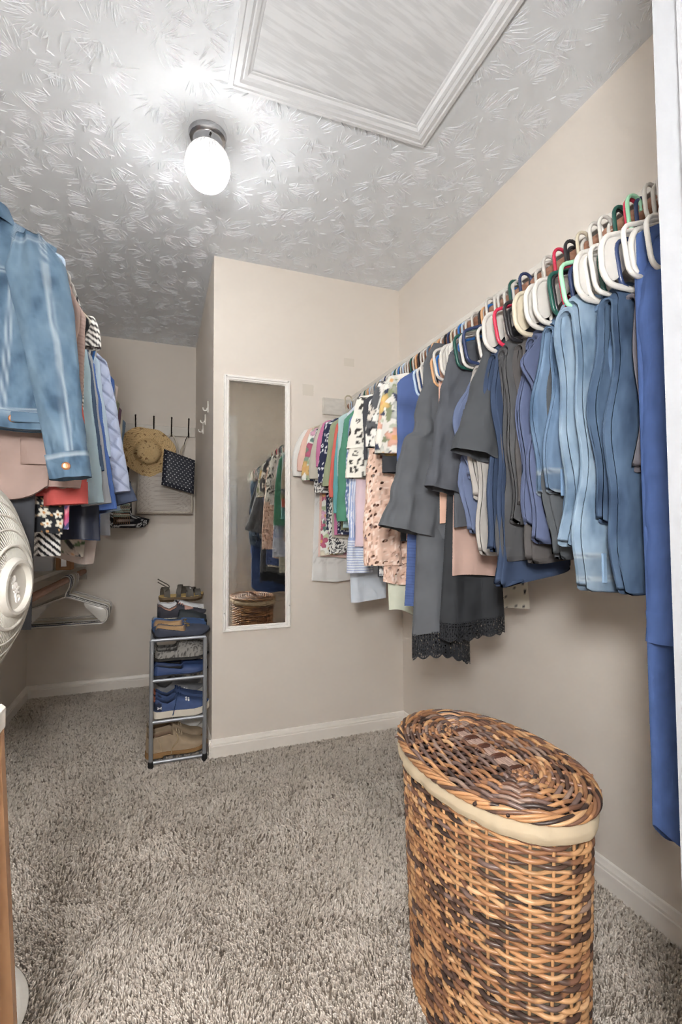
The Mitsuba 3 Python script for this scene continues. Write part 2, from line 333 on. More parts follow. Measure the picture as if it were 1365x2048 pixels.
# ------------------------------------------------------------------ carpet pile (stuff)
def carpet():
    r = np.random.default_rng(11)
    def area(x0, x1, y0, y1, n):
        p = np.stack([r.uniform(x0, x1, n), r.uniform(y0, y1, n)], 1); return p
    near = area(-.5, 1.25, .5, 1.6, 88000); mid = area(-.78, 1.25, 1.6, 2.39, 48000); far = area(-.79, .23, 2.39, 3.66, 32000); rear = area(-.9, 1.2, -.6, .5, 8000)
    p = np.vstack([near, mid, far, rear]); n = len(p)
    big = np.r_[np.full(len(near), 1.0), np.full(len(mid), 1.15), np.full(len(far), 1.3), np.full(len(rear), 2.2)]
    h = r.uniform(.007, .0115, n); w = r.uniform(.0021, .0034, n) * big
    q3 = np.c_[p * 4.5, np.zeros(n)]
    flow = meshkit.fbm(q3, 3, 5) * 12; lean = .001 + .0055 * meshkit.fbm(q3 + 40, 2, 6)
    # trodden marks: patches where the pile lies another way
    ang = flow + r.normal(0, .8, n); dx, dy = np.cos(ang) * lean, np.sin(ang) * lean
    th = r.uniform(0, 2 * PI, n)
    V = np.zeros((n, 7, 3)); 
    for k in range(3):
        a = th + k * 2.094
        V[:, k] = np.c_[p[:, 0] + np.cos(a) * w * .8, p[:, 1] + np.sin(a) * w * .8, np.full(n, -.004)]
        V[:, 3 + k] = np.c_[p[:, 0] + dx * .6 + np.cos(a + .6) * w, p[:, 1] + dy * .6 + np.sin(a + .6) * w, h * .68]
    V[:, 6] = np.c_[p[:, 0] + dx * 1.15, p[:, 1] + dy * 1.15, h]
    F0 = []
    for k in range(3):
        a, b = k, (k + 1) % 3; F0 += [[a, b, 3 + b], [a, 3 + b, 3 + a], [3 + a, 3 + b, 6]]
    Fc = (np.array(F0)[None] + np.arange(n)[:, None, None] * 7).reshape(-1, 3)
    pal = np.array([lin(c) for c in ('#d9d0c6', '#d2c9bf', '#c6bcb2', '#b3a89d', '#958a7f', '#e0d9d1', '#7a7067')])
    k = r.choice(7, n, p=[.24, .24, .19, .12, .07, .11, .03])
    tint = (meshkit.fbm(np.c_[p * 2.2, np.zeros(n)], 3, 9) - .5) * .25
    col = pal[k] * (1 + tint)[:, None]
    C = np.repeat(col[:, None], 7, 1).reshape(-1, 3)
    return V.reshape(-1, 3), Fc, C
v, f, c_ = carpet()
part('floor', 'carpet_pile', (v, f), 'pile', smooth=True, color=c_, label='beige flecked twisted carpet pile', kind='stuff')

# ------------------------------------------------------------------ mirror on the back wall
t = thing('wall_mirror', 'tall narrow mirror in white frame hung on the back wall', 'mirror')
mx0, mx1, mz0, mz1 = .288, .622, .590, 1.848
part(t, 'glass', box(mx0 + .02, mx1 - .02, YB - .008, YB - .002, mz0 + .02, mz1 - .02), 'mirror_glass', smooth=False, label='mirror glass')
FR = [(0, 0), (0, -.016), (.004, -.019), (.010, -.018), (.014, -.014), (.020, -.014), (.023, -.010), (.026, -.0085), (.026, 0)]
for (a, b, nr) in (((mx0, mz0), (mx1, mz0), (0, 1)), ((mx1, mz0), (mx1, mz1), (-1, 0)), ((mx1, mz1), (mx0, mz1), (0, -1)), ((mx0, mz1), (mx0, mz0), (1, 0))):
    a, b, nr = np.array(a), np.array(b), np.array(nr); e = (b - a) / np.linalg.norm(b - a)
    P = np.array([[[(q + nr * o + e * o * s)[0], YB + h, (q + nr * o + e * o * s)[1]] for o, h in FR] for q, s in ((a, 1), (b, -1))])
    part(t, 'frame_rail', grid(P, True, True, True), 'mirror_frame', smooth=25)
for x, z in ((mx0 + .012, mz1 - .008), (mx1 - .012, mz1 - .008), (mx1 - .006, .70), (mx0 + .006, .68)):
    part(t, 'screw', lathe([(0, 0), (.003, 0), (.002, .0015), (0, .002)], 8, axis=(0, -1, 0), at=(x, YB - .0185, z)), 'chrome')

# ------------------------------------------------------------------ right shelf and rod
RX, RZ, RR = .950, 1.742, .0165
t = thing('wall_shelf', 'long pale shelf above the hanging clothes on the right wall', 'shelf')
part(t, 'board', box(.958, WR - .001, YF + .002, YB - .021, 1.779, 1.798, .0015), 'shelf_paint', smooth=False)
part(t, 'cleat', box(.80, WR - .002, YB - .020, YB - .001, 1.690, 1.7785, .0015), 'shelf_paint', smooth=False, label='cleat on the back wall')
part(t, 'cleat', box(WR - .020, WR - .001, YF + .002, YB - .021, 1.690, 1.7785, .0015), 'shelf_paint', smooth=False, label='cleat along the right wall')
single('closet_rod', tube([[RX, YF + .002, RZ], [RX, 1.2, RZ], [RX, YB - .0215, RZ]], RR, 16), 'rod_wood', 'brown wooden rod under the long shelf, carrying the row of hangers', 'closet rod', smooth=40)
# ------------------------------------------------------------------ left: high and low shelf with rods
LXR, LZR = -.44, 1.945
t = thing('wall_shelf', 'upper left shelf behind the denim jacket', 'shelf')
part(t, 'board', box(WL + .001, -.44, 1.75, YA - .001, 1.985, 2.003, .0015), 'shelf_paint', smooth=False)
part(t, 'cleat', box(WL + .001, WL + .02, 1.75, YA - .001, 1.90, 1.984, .0015), 'shelf_paint', smooth=False)
for y in (1.30, 2.6):
    part(t, 'bracket', tube([[WL + .001, y, 1.90], [-.62, y, 1.90 + (1.93 - 1.90) * .5], [LXR, y, 1.9265]], .006, 8), 'white_plastic')
single('closet_rod', tube([[LXR, 1.25, LZR], [LXR, 2.4, LZR], [LXR, YA - .001, LZR]], .0165, 16), 'rod_wood', 'upper left wooden rod carrying the denim jacket', 'closet rod', smooth=40)
t = thing('wall_shelf', 'low left shelf carrying small boxes above empty hangers', 'shelf')
part(t, 'board', box(WL + .001, -.528, 1.9, YA - .001, .846, .866, .0015), 'shelf_paint', smooth=False)
part(t, 'cleat', box(WL + .001, WL + .02, 1.9, YA - .001, .76, .845, .0015), 'shelf_paint', smooth=False)
part(t, 'cleat', box(WL + .021, -.46, YA - .02, YA - .001, .76, .845, .0015), 'shelf_paint', smooth=False)
LX2, LZ2 = -.475, .815
single('closet_rod', tube([[LX2, 1.95, LZ2], [LX2, 2.7, LZ2], [LX2, YA - .0205, LZ2]], .017, 16), 'rod_wood', 'low left wooden rod with empty white hangers', 'closet rod', smooth=40)

# ------------------------------------------------------------------ shoe rack
rx0, rx1, ry0, ry1 = -.030, .205, 2.392, 3.02
t = thing('shoe_rack', 'narrow grey metal shoe rack beside the mirror wall', 'shoe rack')
TIERS = [.018, .198, .384, .568]
for x in (rx0, rx1):
    for y in (ry0, ry1):
        pz = part(t, 'post', tube([[x, y, .03], [x, y, .3], [x, y, .575]], .0095, 12), 'steel_paint', smooth=40)
        part(t, 'foot', lathe([(.0, 0), (.012, 0), (.0125, .004), (.0125, .03), (.0095, .034), (0, .034)], 14, at=(x, y, 0.0)), 'black_rubber', smooth=35, label='black rubber foot')
for z in TIERS:
    for y in (ry0, ry1): part(t, 'end_rail', tube([[rx0, y, z + .008], [.09, y, z + .008], [rx1, y, z + .008]], .008, 10), 'steel_paint', smooth=40)
    for x in (rx0, rx1): part(t, 'side_rail', tube([[x, ry0, z + .008], [x, 2.7, z + .008], [x, ry1, z + .008]], .0065, 8), 'steel_paint', smooth=40)
    for k in range(6):
        x = rx0 + (rx1 - rx0) * (k + .5) / 6
        part(t, 'shelf_bar', tube([[x, ry0, z + .008], [x, 2.7, z + .008], [x, ry1, z + .008]], .0035, 6), 'steel_paint', smooth=40)

# ------------------------------------------------------------------ wicker hamper
HCX, HCY, LA, LB = .696, .931, .267, .169
def stad(c, r, n):
    """n points and outward normals of an oval about the hamper's centre, long axis along y: a stadium near the middle, an ellipse at the rim"""
    per = 4 * c + 2 * PI * r; q = np.arange(n) / n * per; e = PI * r
    a1, a2 = (q - 2 * c) / r, PI + (q - 4 * c - e) / r
    k = [q < 2 * c, q < 2 * c + e, q < 4 * c + e]
    x = np.select(k, [r + 0 * q, r * np.cos(a1), -r + 0 * q], r * np.cos(a2))
    y = np.select(k, [-c + q, r * np.sin(a1) + c, c - (q - 2 * c - e)], r * np.sin(a2) - c)
    w = min(1.0, r / .15) ** 1.5 * .92; t = np.arctan2(y / (c + r), x / r)
    p = np.stack([x * (1 - w) + w * r * np.cos(t), y * (1 - w) + w * (c + r) * np.sin(t)], 1)
    d = np.roll(p, -1, 0) - np.roll(p, 1, 0); nr = np.stack([d[:, 1], -d[:, 0]], 1); nr /= np.linalg.norm(nr, axis=1, keepdims=True)
    return p + [HCX, HCY], nr
CANE = np.array([lin(c) for c in ('#c2966c', '#b98a62', '#a97a56', '#92694e', '#7a5847', '#59443b', '#443631', '#77625b', '#cfa67e', '#957d70')])
def cane_cols(n, sides, r, run=(5, 16), p=(.19, .18, .16, .12, .09, .09, .07, .04, .04, .02)):
    k, out = 0, np.zeros((n, 3))
    while k < n:
        L = int(r.integers(*run)); out[k:k + L] = CANE[r.choice(10, p=p)] * r.uniform(.72, 1.0); k += L
    return np.repeat(out, sides, 0)
def add_cols(m, cols):
    v = m[0]; e = len(v) - len(cols)
    return np.vstack([cols, np.repeat(cols[-1:], e, 0)]) if e > 0 else cols[:len(v)]
t = thing('laundry_hamper', 'oval brown wicker laundry hamper with lid and beige liner by the right wall', 'laundry hamper')
r = np.random.default_rng(21)
NST = 34; SUB = 6; NP = NST * SUB
BT = .553
def body_dim(z): k = z / BT; return .092 + .006 * k, .134 + .019 * k      # straight half length, end radius
bk = t + '__body'; labels[bk] = {'label': 'woven wicker body'}
lin_v = []
for z in np.linspace(.012, BT, 12):
    c0, r0 = body_dim(z); o, nr = stad(c0, r0 - .012, 90); lin_v.append(np.c_[o, np.full(90, z)])
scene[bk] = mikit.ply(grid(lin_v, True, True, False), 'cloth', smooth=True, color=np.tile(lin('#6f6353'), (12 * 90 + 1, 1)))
labels[bk] = {'label': 'woven wicker body over a cloth lining'}
rows = 62
for j in range(rows):
    z = .010 + (BT - .02) * j / (rows - 1); c0, r0 = body_dim(z)
    o, nr = stad(c0, r0, NP)
    ph = np.arange(NP) / SUB * PI
    off = .0046 * np.sin(ph + PI / 2 + PI * (j % 2)); off = np.sign(off) * np.abs(off / .0046) ** .8 * .0046
    jit = clumps(np.c_[o * 9, np.full(NP, j * 3.1)], 1.0, 2, 2) - .5
    zz = z + jit * .006 + .0012 * np.sin(ph / 2 + j)
    path = np.c_[o + nr * off[:, None], zz]
    m = tube(path, r.uniform(.0038, .0048), 6, closed=True)
    cc = cane_cols(NP, 6, r, (4, 20)); cc = np.vstack([cc, cc[:6]])
    part(bk, 'weaver', m, 'cane', smooth=True, color=add_cols(m, cc))
for i in range(NST):
    q = []
    for z in np.linspace(0.0, BT + .004, 9):
        c0, r0 = body_dim(z); o, nr = stad(c0, r0, NST); q.append([*o[i], z])
    m = tube(q, .0032, 6); part(bk, 'stake', m, 'cane', smooth=True, color=np.tile(CANE[0] * r.uniform(.8, 1.1), (len(m[0]), 1)))
for j in range(3):   # twisted foot border
    c0, r0 = body_dim(0.0); o, nr = stad(c0, r0 + .003, 240); a = np.arange(240) / 240 * 2 * PI * 18 + j * 2.1
    m = tube(np.c_[o + nr * (np.cos(a) * .004)[:, None], .009 + np.sin(a) * .004], .0042, 6, closed=True)
    part(bk, 'foot_border', m, 'cane', smooth=True, color=add_cols(m, np.vstack([cane_cols(240, 6, r), np.tile(CANE[4], (6, 1))])))
# liner folded over the rim
n = 220; rowsL = []
o0, nr = stad(*body_dim(BT), n); a = np.arange(n) / n * 2 * PI
wob = clumps(np.c_[o0 * 14, a * 0], 1.0, 4, 3) - .5; wob2 = clumps(np.c_[o0 * 30, a * 0 + 7], 1.0, 5, 2) - .5
drop = .030 + .016 * wob
for k, (off, zz) in enumerate([(-.010, .50), (-.006, .548), (.0, .5555), (.007, .556), (.013, .550), (.016, .54), (.017, .5), (.0135, .5), (.009, .5), (.0085, .51)]):
    z = np.full(n, zz)
    if k == 6: z = .5525 - drop * .6
    if k == 7: z = .5525 - drop
    if k == 8: z = .5525 - drop - .002
    if k == 9: z = .5525 - drop + .006
    bulge = .011 * wob2 * (k > 3) + .004 * (wob > .1) * (k in (5, 6))
    rowsL.append(np.c_[o0 + nr * (off + bulge)[:, None], z + .0025 * wob * (k in (2, 3, 4))])
m = grid(rowsL); part(t, 'liner', m, 'cloth', smooth=True, color=np.tile(lin('#b5a68e'), (len(m[0]), 1)), label='beige cloth liner folded over the rim')
# lid
lk = t + '__lid'
C0 = .100; LZ = .563
def lid_z(x, y): return LZ + .012 * (1 - np.clip(np.hypot((x - HCX) / LB, (y - HCY) / LA), 0, 1) ** 2)
o, nr = stad(C0, .158, 90)
base_rows = [np.c_[(o - [HCX, HCY]) * k + [HCX, HCY], np.full(90, LZ - .004)] for k in (1, .6, .2)]
scene[lk] = mikit.ply(grid(base_rows, True, False, True), 'cane', smooth=True, color=np.tile(lin('#2e221c'), (271, 1))); labels[lk] = {'label': 'woven oval wicker lid'}
loops = 17
for j in range(loops):
    rr_ = .016 + (.160 - .016) * j / (loops - 1)
    nn = 240; o, nr = stad(C0, rr_, nn)
    rel = o - [HCX, HCY]
    # rib coordinate: 4 ribs along each straight side, 9 round each end
    per = 4 * C0 + 2 * PI * rr_; s = np.arange(nn) / nn * per
    rib = np.where(s < 2 * C0, s / (2 * C0) * 4, np.where(s < 2 * C0 + PI * rr_, 4 + (s - 2 * C0) / (PI * rr_) * 8, np.where(s < 4 * C0 + PI * rr_, 12 + (s - 2 * C0 - PI * rr_) / (2 * C0) * 4, 16 + (s - 4 * C0 - PI * rr_) / (PI * rr_) * 8)))
    z = lid_z(o[:, 0], o[:, 1]) + .0048 * np.cos(rib * PI + PI * j)
    jit = (clumps(np.c_[rel * 14, np.full(nn, j * 2.3)], 1.0, 8, 2) - .5) * .004
    path = np.c_[o + nr * jit[:, None], z]
    m = tube(path, r.uniform(.0038, .0048), 6, closed=True)
    cc = cane_cols(nn, 6, r, (5, 18), (.06, .10, .13, .15, .15, .10, .06, .13, .03, .09)); cc = np.vstack([cc, cc[:6]])
    part(lk, 'weaver', m, 'cane', smooth=True, color=add_cols(m, cc))
for i in range(6):      # bundle of sticks along the middle
    x = HCX + (i - 2.5) * .0062
    y = np.linspace(-C0 - .005, C0 + .005, 9) + HCY
    m = tube(np.c_[np.full(9, x), y, lid_z(x, y) + .002], .0031, 6); part(lk, 'spine_stick', m, 'cane', smooth=True, color=np.tile(lin('#a68c80') * r.uniform(.8, 1.1), (len(m[0]), 1)))
def rib_line(dirv, cy, L):
    k = np.linspace(0.0, 1, 8)
    x = HCX + dirv[0] * L * k; y = HCY + cy + dirv[1] * L * k
    m = tube(np.c_[x, y, lid_z(x, y) + .0005], .0036, 6); part(lk, 'rib', m, 'cane', smooth=True, color=np.tile(CANE[r.integers(3, 7)], (len(m[0]), 1)))
for k in range(5):
    y = -C0 + 2 * C0 * k / 4
    for s in (-1, 1): rib_line((s, 0), y, .158)
    x = np.linspace(-.021, .021, 9); m = tube(np.c_[HCX + x, np.full(9, HCY + y), lid_z(HCX + x, HCY + y) + .0065 - (x / .021) ** 4 * .008], .0042, 6)
    part(lk, 'binder', m, 'cane', smooth=True, color=np.tile(lin('#4a2f26'), (len(m[0]), 1)))
    if k not in (0, 4):
        x = np.linspace(-.021, .021, 9); m = tube(np.c_[HCX + x, np.full(9, HCY + y + .008), lid_z(HCX + x, HCY + y) + .006 - (x / .021) ** 4 * .008], .0036, 6)
        part(lk, 'binder', m, 'cane', smooth=True, color=np.tile(lin('#5c3b2e'), (len(m[0]), 1)))
for e in (-1, 1):
    for k in range(1, 8): a = k / 8 * PI; rib_line((math.cos(a), e * math.sin(a)), e * C0, .158)
for j in range(5):
    o, nr = stad(C0, .1635, 260); a = np.arange(260) / 260 * 2 * PI * 11 + j * 2 * PI / 5
    m = tube(np.c_[o + nr * (np.cos(a) * .0055)[:, None], LZ + .0005 + np.sin(a) * .006], .0036, 6, closed=True)
    cc = cane_cols(260, 6, r, (20, 60), (.14, .14, .14, .12, .12, .12, .06, .06, .08, .02))
    part(lk, 'border_cane', m, 'cane', smooth=True, color=add_cols(m, np.vstack([cc, cc[:6]])))

# ------------------------------------------------------------------ pedestal fan
t = thing('pedestal_fan', 'white pedestal fan with round grille at the left edge', 'fan')
FC = np.array([-.356, 1.19, .962]); fn = np.array([.978, -.205, -.03]); fn /= np.linalg.norm(fn)
fa = np.cross([0, 0, 1.0], fn); fa /= np.linalg.norm(fa); fb = np.cross(fn, fa)      # fa: to the far side, fb: up
FR_ = .212
def fp(rad, a, d): return FC + fn * d + rad * (math.cos(a) * fa + math.sin(a) * fb)
def dome(rad): return .080 * (1 - (rad / FR_) ** 2.2)
part(t, 'rim', tube([fp(FR_, a, -.002) for a in np.linspace(0, 2 * PI, 72, endpoint=False)], .0085, 10, closed=True), 'fan_plastic', smooth=True)
gk = t + '__front_grille'
scene[gk] = mikit.ply(tube([fp(.086, a, dome(.086) + .003) for a in np.linspace(0, 2 * PI, 48, endpoint=False)], .0035, 8, closed=True), 'fan_plastic', smooth=True)
labels[gk] = {'label': 'front grille of fine curved spokes'}
for rad in (.118, .148, .18):
    part(gk, 'ring', tube([fp(rad, a, dome(rad) + .0015) for a in np.linspace(0, 2 * PI, 60, endpoint=False)], .0020, 6, closed=True), 'fan_plastic')
for k in range(90):
    a0 = k / 90 * 2 * PI
    part(gk, 'spoke', tube([fp(q, a0 + (q - .05) * 2.2, dome(q)) for q in np.linspace(.056, FR_ - .002, 7)], .0014, 5), 'fan_plastic')
mk = part(t, 'medallion', lathe([(0, 0), (.046, 0), (.047, .006), (.050, .010), (.056, .0095), (.060, .004), (.062, -.006), (.060, -.012)], 48, axis=fn, at=FC + fn * (dome(.05) + .002)), 'fan_plastic', smooth=30, label='round centre badge')
tm = meshkit.text_mesh('Lasko', .021, .0025, bold=True); tv = np.array(tm.vertices); tv[:, 0] -= tv[:, 0].mean(); tv[:, 1] -= .010
ang = -math.radians(62); ca, sa = math.cos(ang), math.sin(ang)
tx, ty = tv[:, 0] * ca - tv[:, 1] * sa, tv[:, 0] * sa + tv[:, 1] * ca
W = FC + fn * (dome(.05) + .002) + tx[:, None] * fa + ty[:, None] * fb + tv[:, 2:3] * fn
part(mk, 'lettering', (W, np.array(tm.faces)), 'mirror_frame', smooth=False, label='raised slanted lettering')
part(t, 'rear_grille', lathe([(FR_, -.002), (FR_ - .004, -.03), (.17, -.085), (.10, -.105), (.05, -.11), (.0, -.11)], 60, axis=fn, at=FC), 'fan_back', smooth=True, label='rear guard')
part(t, 'motor', lathe([(0, -.03), (.03, -.032), (.05, -.05), (.055, -.14), (.045, -.19), (.02, -.205), (0, -.207)], 32, axis=fn, at=FC), 'fan_plastic', smooth=30)
for k in range(3):
    P = []
    for q in np.linspace(.02, .178, 8):
        row = []
        for s in np.linspace(-.5, .5, 7):
            a = k * 2.094 + s * (1.25 - 1.5 * abs(q - .1)); row.append(fp(q, a, .0 - s * .05))
        P.append(row)
    part(t, 'blade', grid(P, False), 'fan_blade', smooth=True)
px, py = FC[0] - .125, FC[1] + .03
part(t, 'pole', tube([[px, py, .03], [px, py, .4], [px, py, .96]], .014, 14), 'white_plastic')
part(t, 'neck', cat_([tube([[px, py, .92], [px, py, .985]], .024, 14), ]), 'fan_plastic', smooth=40)
part(t, 'base', lathe([(0, .044), (.03, .046), (.034, .05), (.036, .044), (.12, .036), (.185, .026), (.205, .015), (.207, .012), (.2, .0115), (0, .0115)], 64, at=(-.475, 1.29, 0)), 'white_plastic', smooth=30)
part(t, 'base_arm', tube([[-.475, 1.29, .04], [-.46, 1.25, .045], [px, py, .05]], .013, 10), 'white_plastic')

# ------------------------------------------------------------------ folding wooden stool at the left edge (only one leg in view)
t = thing('folding_stand', 'wooden folding stand with a white cap, cut off at the left edge', 'folding stand')
def leg(x, ya, yb): return np.array([[x - .02, ya - .009, .80], [x + .02, ya - .009, .80], [x + .02, ya + .009, .80], [x - .02, ya + .009, .80], [x - .02, yb - .009, .012], [x + .02, yb - .009, .012], [x + .02, yb + .009, .012], [x - .02, yb + .009, .012]])
HF = [[0, 1, 2, 3], [7, 6, 5, 4], [0, 4, 5, 1], [1, 5, 6, 2], [2, 6, 7, 3], [3, 7, 4, 0]]
for x in (-.222, -.56):
    part(t, 'leg', (leg(x, .80, .97), HF), 'wood', smooth=False); part(t, 'leg', (leg(x, .775, .58), HF), 'wood', smooth=False)
    part(t, 'cap', box(x - .0215, x + .0215, .760, .8145, .795, .832, .005), 'white_plastic', smooth=False, label='white plastic cap')
for y, z in ((.908, .3), (.867, .5), (.64, .3)):
    part(t, 'crossbar', box(-.545, -.237, y - .008, y + .008, z - .018, z + .018, .002), 'wood', smooth=False)

# ------------------------------------------------------------------ cloth patterns: fn(e, z, q) -> linear colours (e across, z down the garment, q around)
def P2(e, z): return np.c_[e, z, np.zeros_like(e)]
def hash2(i, j, k=0): return np.modf(np.abs(np.sin(i * 127.1 + j * 311.7 + k * 74.7) * 43758.5453))[0]
def plain(c, m=.12, sc=25):
    c = lin(c)
    return lambda e, z, q: c * (1 + m * (clumps(P2(e, z), sc, 1, 3) - .5) * 2)[:, None]
def knit(c, pitch=.008, depth=.35, vert=False):
    c = lin(c)
    def fn(e, z, q):
        u = e if vert else z
        return c * (1 - depth * (.5 + .5 * np.cos(u / pitch * 2 * PI)) ** 3)[:, None]
    return fn
def stripes(c0, c1, pitch, duty=.5, ang=0.0, chev=0):
    a, b = lin(c0), lin(c1)
    def fn(e, z, q):
        u = e * math.sin(ang) + z * math.cos(ang)
        if chev: u = np.abs(np.mod(e, 2 * chev) - chev) * math.sin(ang) + z * math.cos(ang)
        k = (np.mod(u / pitch, 1) < duty)[:, None]; return np.where(k, a, b)
    return fn
def cells(e, z, s, seed=0):
    """nearest jittered cell: offset du, dv (metres), random number"""
    best = np.full(e.shape, 9.0); du = np.zeros_like(e); dv = np.zeros_like(e); rr = np.zeros_like(e); r2 = np.zeros_like(e)
    ci, cj = np.floor(e / s), np.floor(z / s)
    for a in (-1, 0, 1):
        for b in (-1, 0, 1):
            i, j = ci + a, cj + b
            x, y = (i + .2 + .6 * hash2(i, j, seed)) * s, (j + .2 + .6 * hash2(i, j, seed + 1)) * s
            d = np.hypot(e - x, z - y); k = d < best
            best = np.where(k, d, best); du = np.where(k, e - x, du); dv = np.where(k, z - y, dv); rr = np.where(k, hash2(i, j, seed + 2), rr); r2 = np.where(k, hash2(i, j, seed + 3), r2)
    return du, dv, best, rr, r2
def dots(bg, fg, s, rad, seed=0, ring=0):
    a, b = lin(bg), lin(fg)
    def fn(e, z, q):
        du, dv, d, r1, r2 = cells(e, z, s, seed); R = rad * (.7 + .6 * r1)
        k = d < R
        if ring: k &= d > R * ring
        return np.where(k[:, None], b, a)
    return fn
def leopard(bg, fg, s, rad, seed=0):
    a, b = lin(bg), lin(fg)
    def fn(e, z, q):
        du, dv, d, r1, r2 = cells(e, z, s, seed); R = rad * (.35 + 1.0 * r1); an = np.arctan2(dv, du)
        k = (d < R) & ((d > R * .45) | (R < rad * .6)) & (np.sin(an * 2 + r2 * 7) > -.75)
        return np.where(k[:, None], b, a)
    return fn
def floral(bg, cols, s, rad, leaf=None, seed=0, petals=5, centre='#d9a050', line=None):
    a = lin(bg); C = np.array([lin(c) for c in cols]); ctr = lin(centre)
    def fn(e, z, q):
        out = np.tile(a, (len(e), 1))
        if leaf:
            for t, lc in enumerate(leaf):
                du, dv, d, r1, r2 = cells(e + .37 * s * (t + 1), z + .61 * s, s * .9, seed + 20 + t * 7); an = r1 * 2 * PI
                x, y = du * np.cos(an) + dv * np.sin(an), -du * np.sin(an) + dv * np.cos(an)
                k = (x / (rad * .9)) ** 2 + (y / (rad * .33)) ** 2 < 1; out[k] = lin(lc) * (.8 + .5 * r2[k])[:, None]
        du, dv, d, r1, r2 = cells(e, z, s, seed); an = np.arctan2(dv, du); R = rad * (.65 + .6 * r1)
        pet = R * (.45 + .55 * np.abs(np.cos(an * petals / 2 + r2 * 6)))
        k = d < pet; ci = np.minimum((r2 * len(C)).astype(int), len(C) - 1); out[k] = C[ci[k]] * (1 - .35 * (d / pet)[k] ** 4)[:, None]
        if line: kk = k & (d > pet * .86); out[kk] = lin(line)
        out[d < R * .24] = ctr
        return out
    return fn
def leaves(bg, cols, s, L, W, seed=0, line=None):
    a = lin(bg)
    def fn(e, z, q):
        out = np.tile(a, (len(e), 1))
        for t, c in enumerate(cols):
            du, dv, d, r1, r2 = cells(e + t * .41 * s, z + t * .73 * s, s, seed + t * 9); an = r1 * 2 * PI
            x, y = du * np.cos(an) + dv * np.sin(an), -du * np.sin(an) + dv * np.cos(an); m = (x / L) ** 2 + (y / W) ** 2
            out[m < 1] = lin(c)
            if line: out[(m < 1) & (m > .72)] = lin(line)
        return out
    return fn
def speckle(bg, fg, sc, th=.56, seed=0):
    a, b = lin(bg), lin(fg)
    return lambda e, z, q: np.where((meshkit.noise(P2(e, z) * sc, seed) > th)[:, None], b, a)
def zigzag(cols, pitch=.05, amp=.02, wl=.035):
    C = np.array([lin(c) for c in cols])
    return lambda e, z, q: C[np.mod(np.floor((z + amp * np.abs(np.mod(e / wl, 1) - .5) * 2) / pitch * len(cols)), len(cols)).astype(int)]
def denim(c='#5f86ad', hi='#a9c3d8', lo='#2f4a6b', fade=.5):
    a, b, d = lin(c), lin(hi), lin(lo)
    def fn(e, z, q):
        m = clumps(P2(e * 1.2, z * .7), 24, 3, 4); g = clumps(P2(e, z * .5), 130, 5, 2)
        t = np.clip((m - .38) * 3.0 * fade + (g - .5) * .28 + .15, 0, 1)[:, None]
        s = np.clip((.42 - m) * 3, 0, .75)[:, None]
        return (a * (1 - t) + b * t) * (1 - s) + d * s
    return fn
def lines(fn0, specs):
    """stitched seams over a base pattern: specs = (function(e, z) -> signed distance in metres, half width, colour, stitch colour or None)"""
    def fn(e, z, q):
        out = fn0(e, z, q)
        for dist, hw, col, st in specs:
            d = dist(e, z); k = (.55 * np.exp(-(d / (hw * 1.1)) ** 2))[:, None]; out = out * (1 - k) + lin(col) * k
            if st: k = (.62 * np.exp(-((np.abs(d) - hw) / .0022) ** 2))[:, None]; out = out * (1 - k) + lin(st) * k
        return out
    return fn

# ------------------------------------------------------------------ cloth builders in hanger space: e towards the room, y along the rod (+ away from the camera), z from the rod's centre
def sp(c, k): return np.sign(c) * np.abs(c) ** k
def torso(L=.58, neck=(.07, -.082), sh=(.195, -.150), hem=.20, d=.011, fold=.010, nf=3.0, seed=0, res=.014, waist=0.0, e0=0.0, tilt=0.0, hemw=.006, dh=None, low=None):
    z0, z1 = neck[1], neck[1] - L
    m = max(8, int(L / res)); zz = np.r_[np.linspace(z0, sh[1], max(4, int((z0 - sh[1]) / res) + 2)), np.linspace(sh[1], z1, m)[1:]]
    k = np.clip((z0 - zz) / (z0 - sh[1]), 0, 1); t = np.clip((sh[1] - zz) / (sh[1] - z1), 0, 1)
    w = np.where(k < 1, neck[0] + (sh[0] - neck[0]) * k ** .9, sh[0] * (1 - t) ** .6 * 1.0 + (sh[0] * .0)); 
    w = np.where(k < 1, w, sh[0] + (hem - sh[0]) * t - waist * np.sin(PI * t))
    n = max(28, int(2 * 2 * .2 / res)); th = np.arange(n) / n * 2 * PI
    E = w[:, None] * sp(np.cos(th), .62)[None]
    dd = (d * (.45 + .55 * np.clip(k * .7 + t * 6, 0, 1)) + ((dh or d) - d) * t)[:, None]
    rnd = np.random.default_rng(seed); ph, ph2 = rnd.uniform(0, 6, 2)
    T_ = t[:, None]; u = E / .2
    yo = fold * (T_ ** .7) * (np.sin(u * nf * PI + ph + T_ * 1.1) * .62 + np.sin(u * nf * 1.9 * PI + ph2 - T_ * .8) * .38) + tilt * T_
    nz = (clumps(np.stack([E * 9, zz[:, None] * 5 + 0 * E, 0 * E + seed], -1).reshape(-1, 3), 1.0, seed, 2).reshape(E.shape) - .5)
    y = yo + dd * sp(np.sin(th), .8)[None] + nz * .010 * T_
    Z = zz[:, None] + 0 * E
    Z = Z - hemw * T_ ** 4 * np.sin(u * 4 + ph) - (low(E) * T_ if low else 0)
    Pt = np.stack([E + e0, y, Z], -1); v, f = grid(Pt, True, True, False)
    q = np.sin(th)[None] + 0 * E
    pc = (np.r_[(E + (q > 0) * .5).ravel(), 0], np.r_[Z.ravel(), z0], np.r_[q.ravel(), 0])
    return v, f, pc
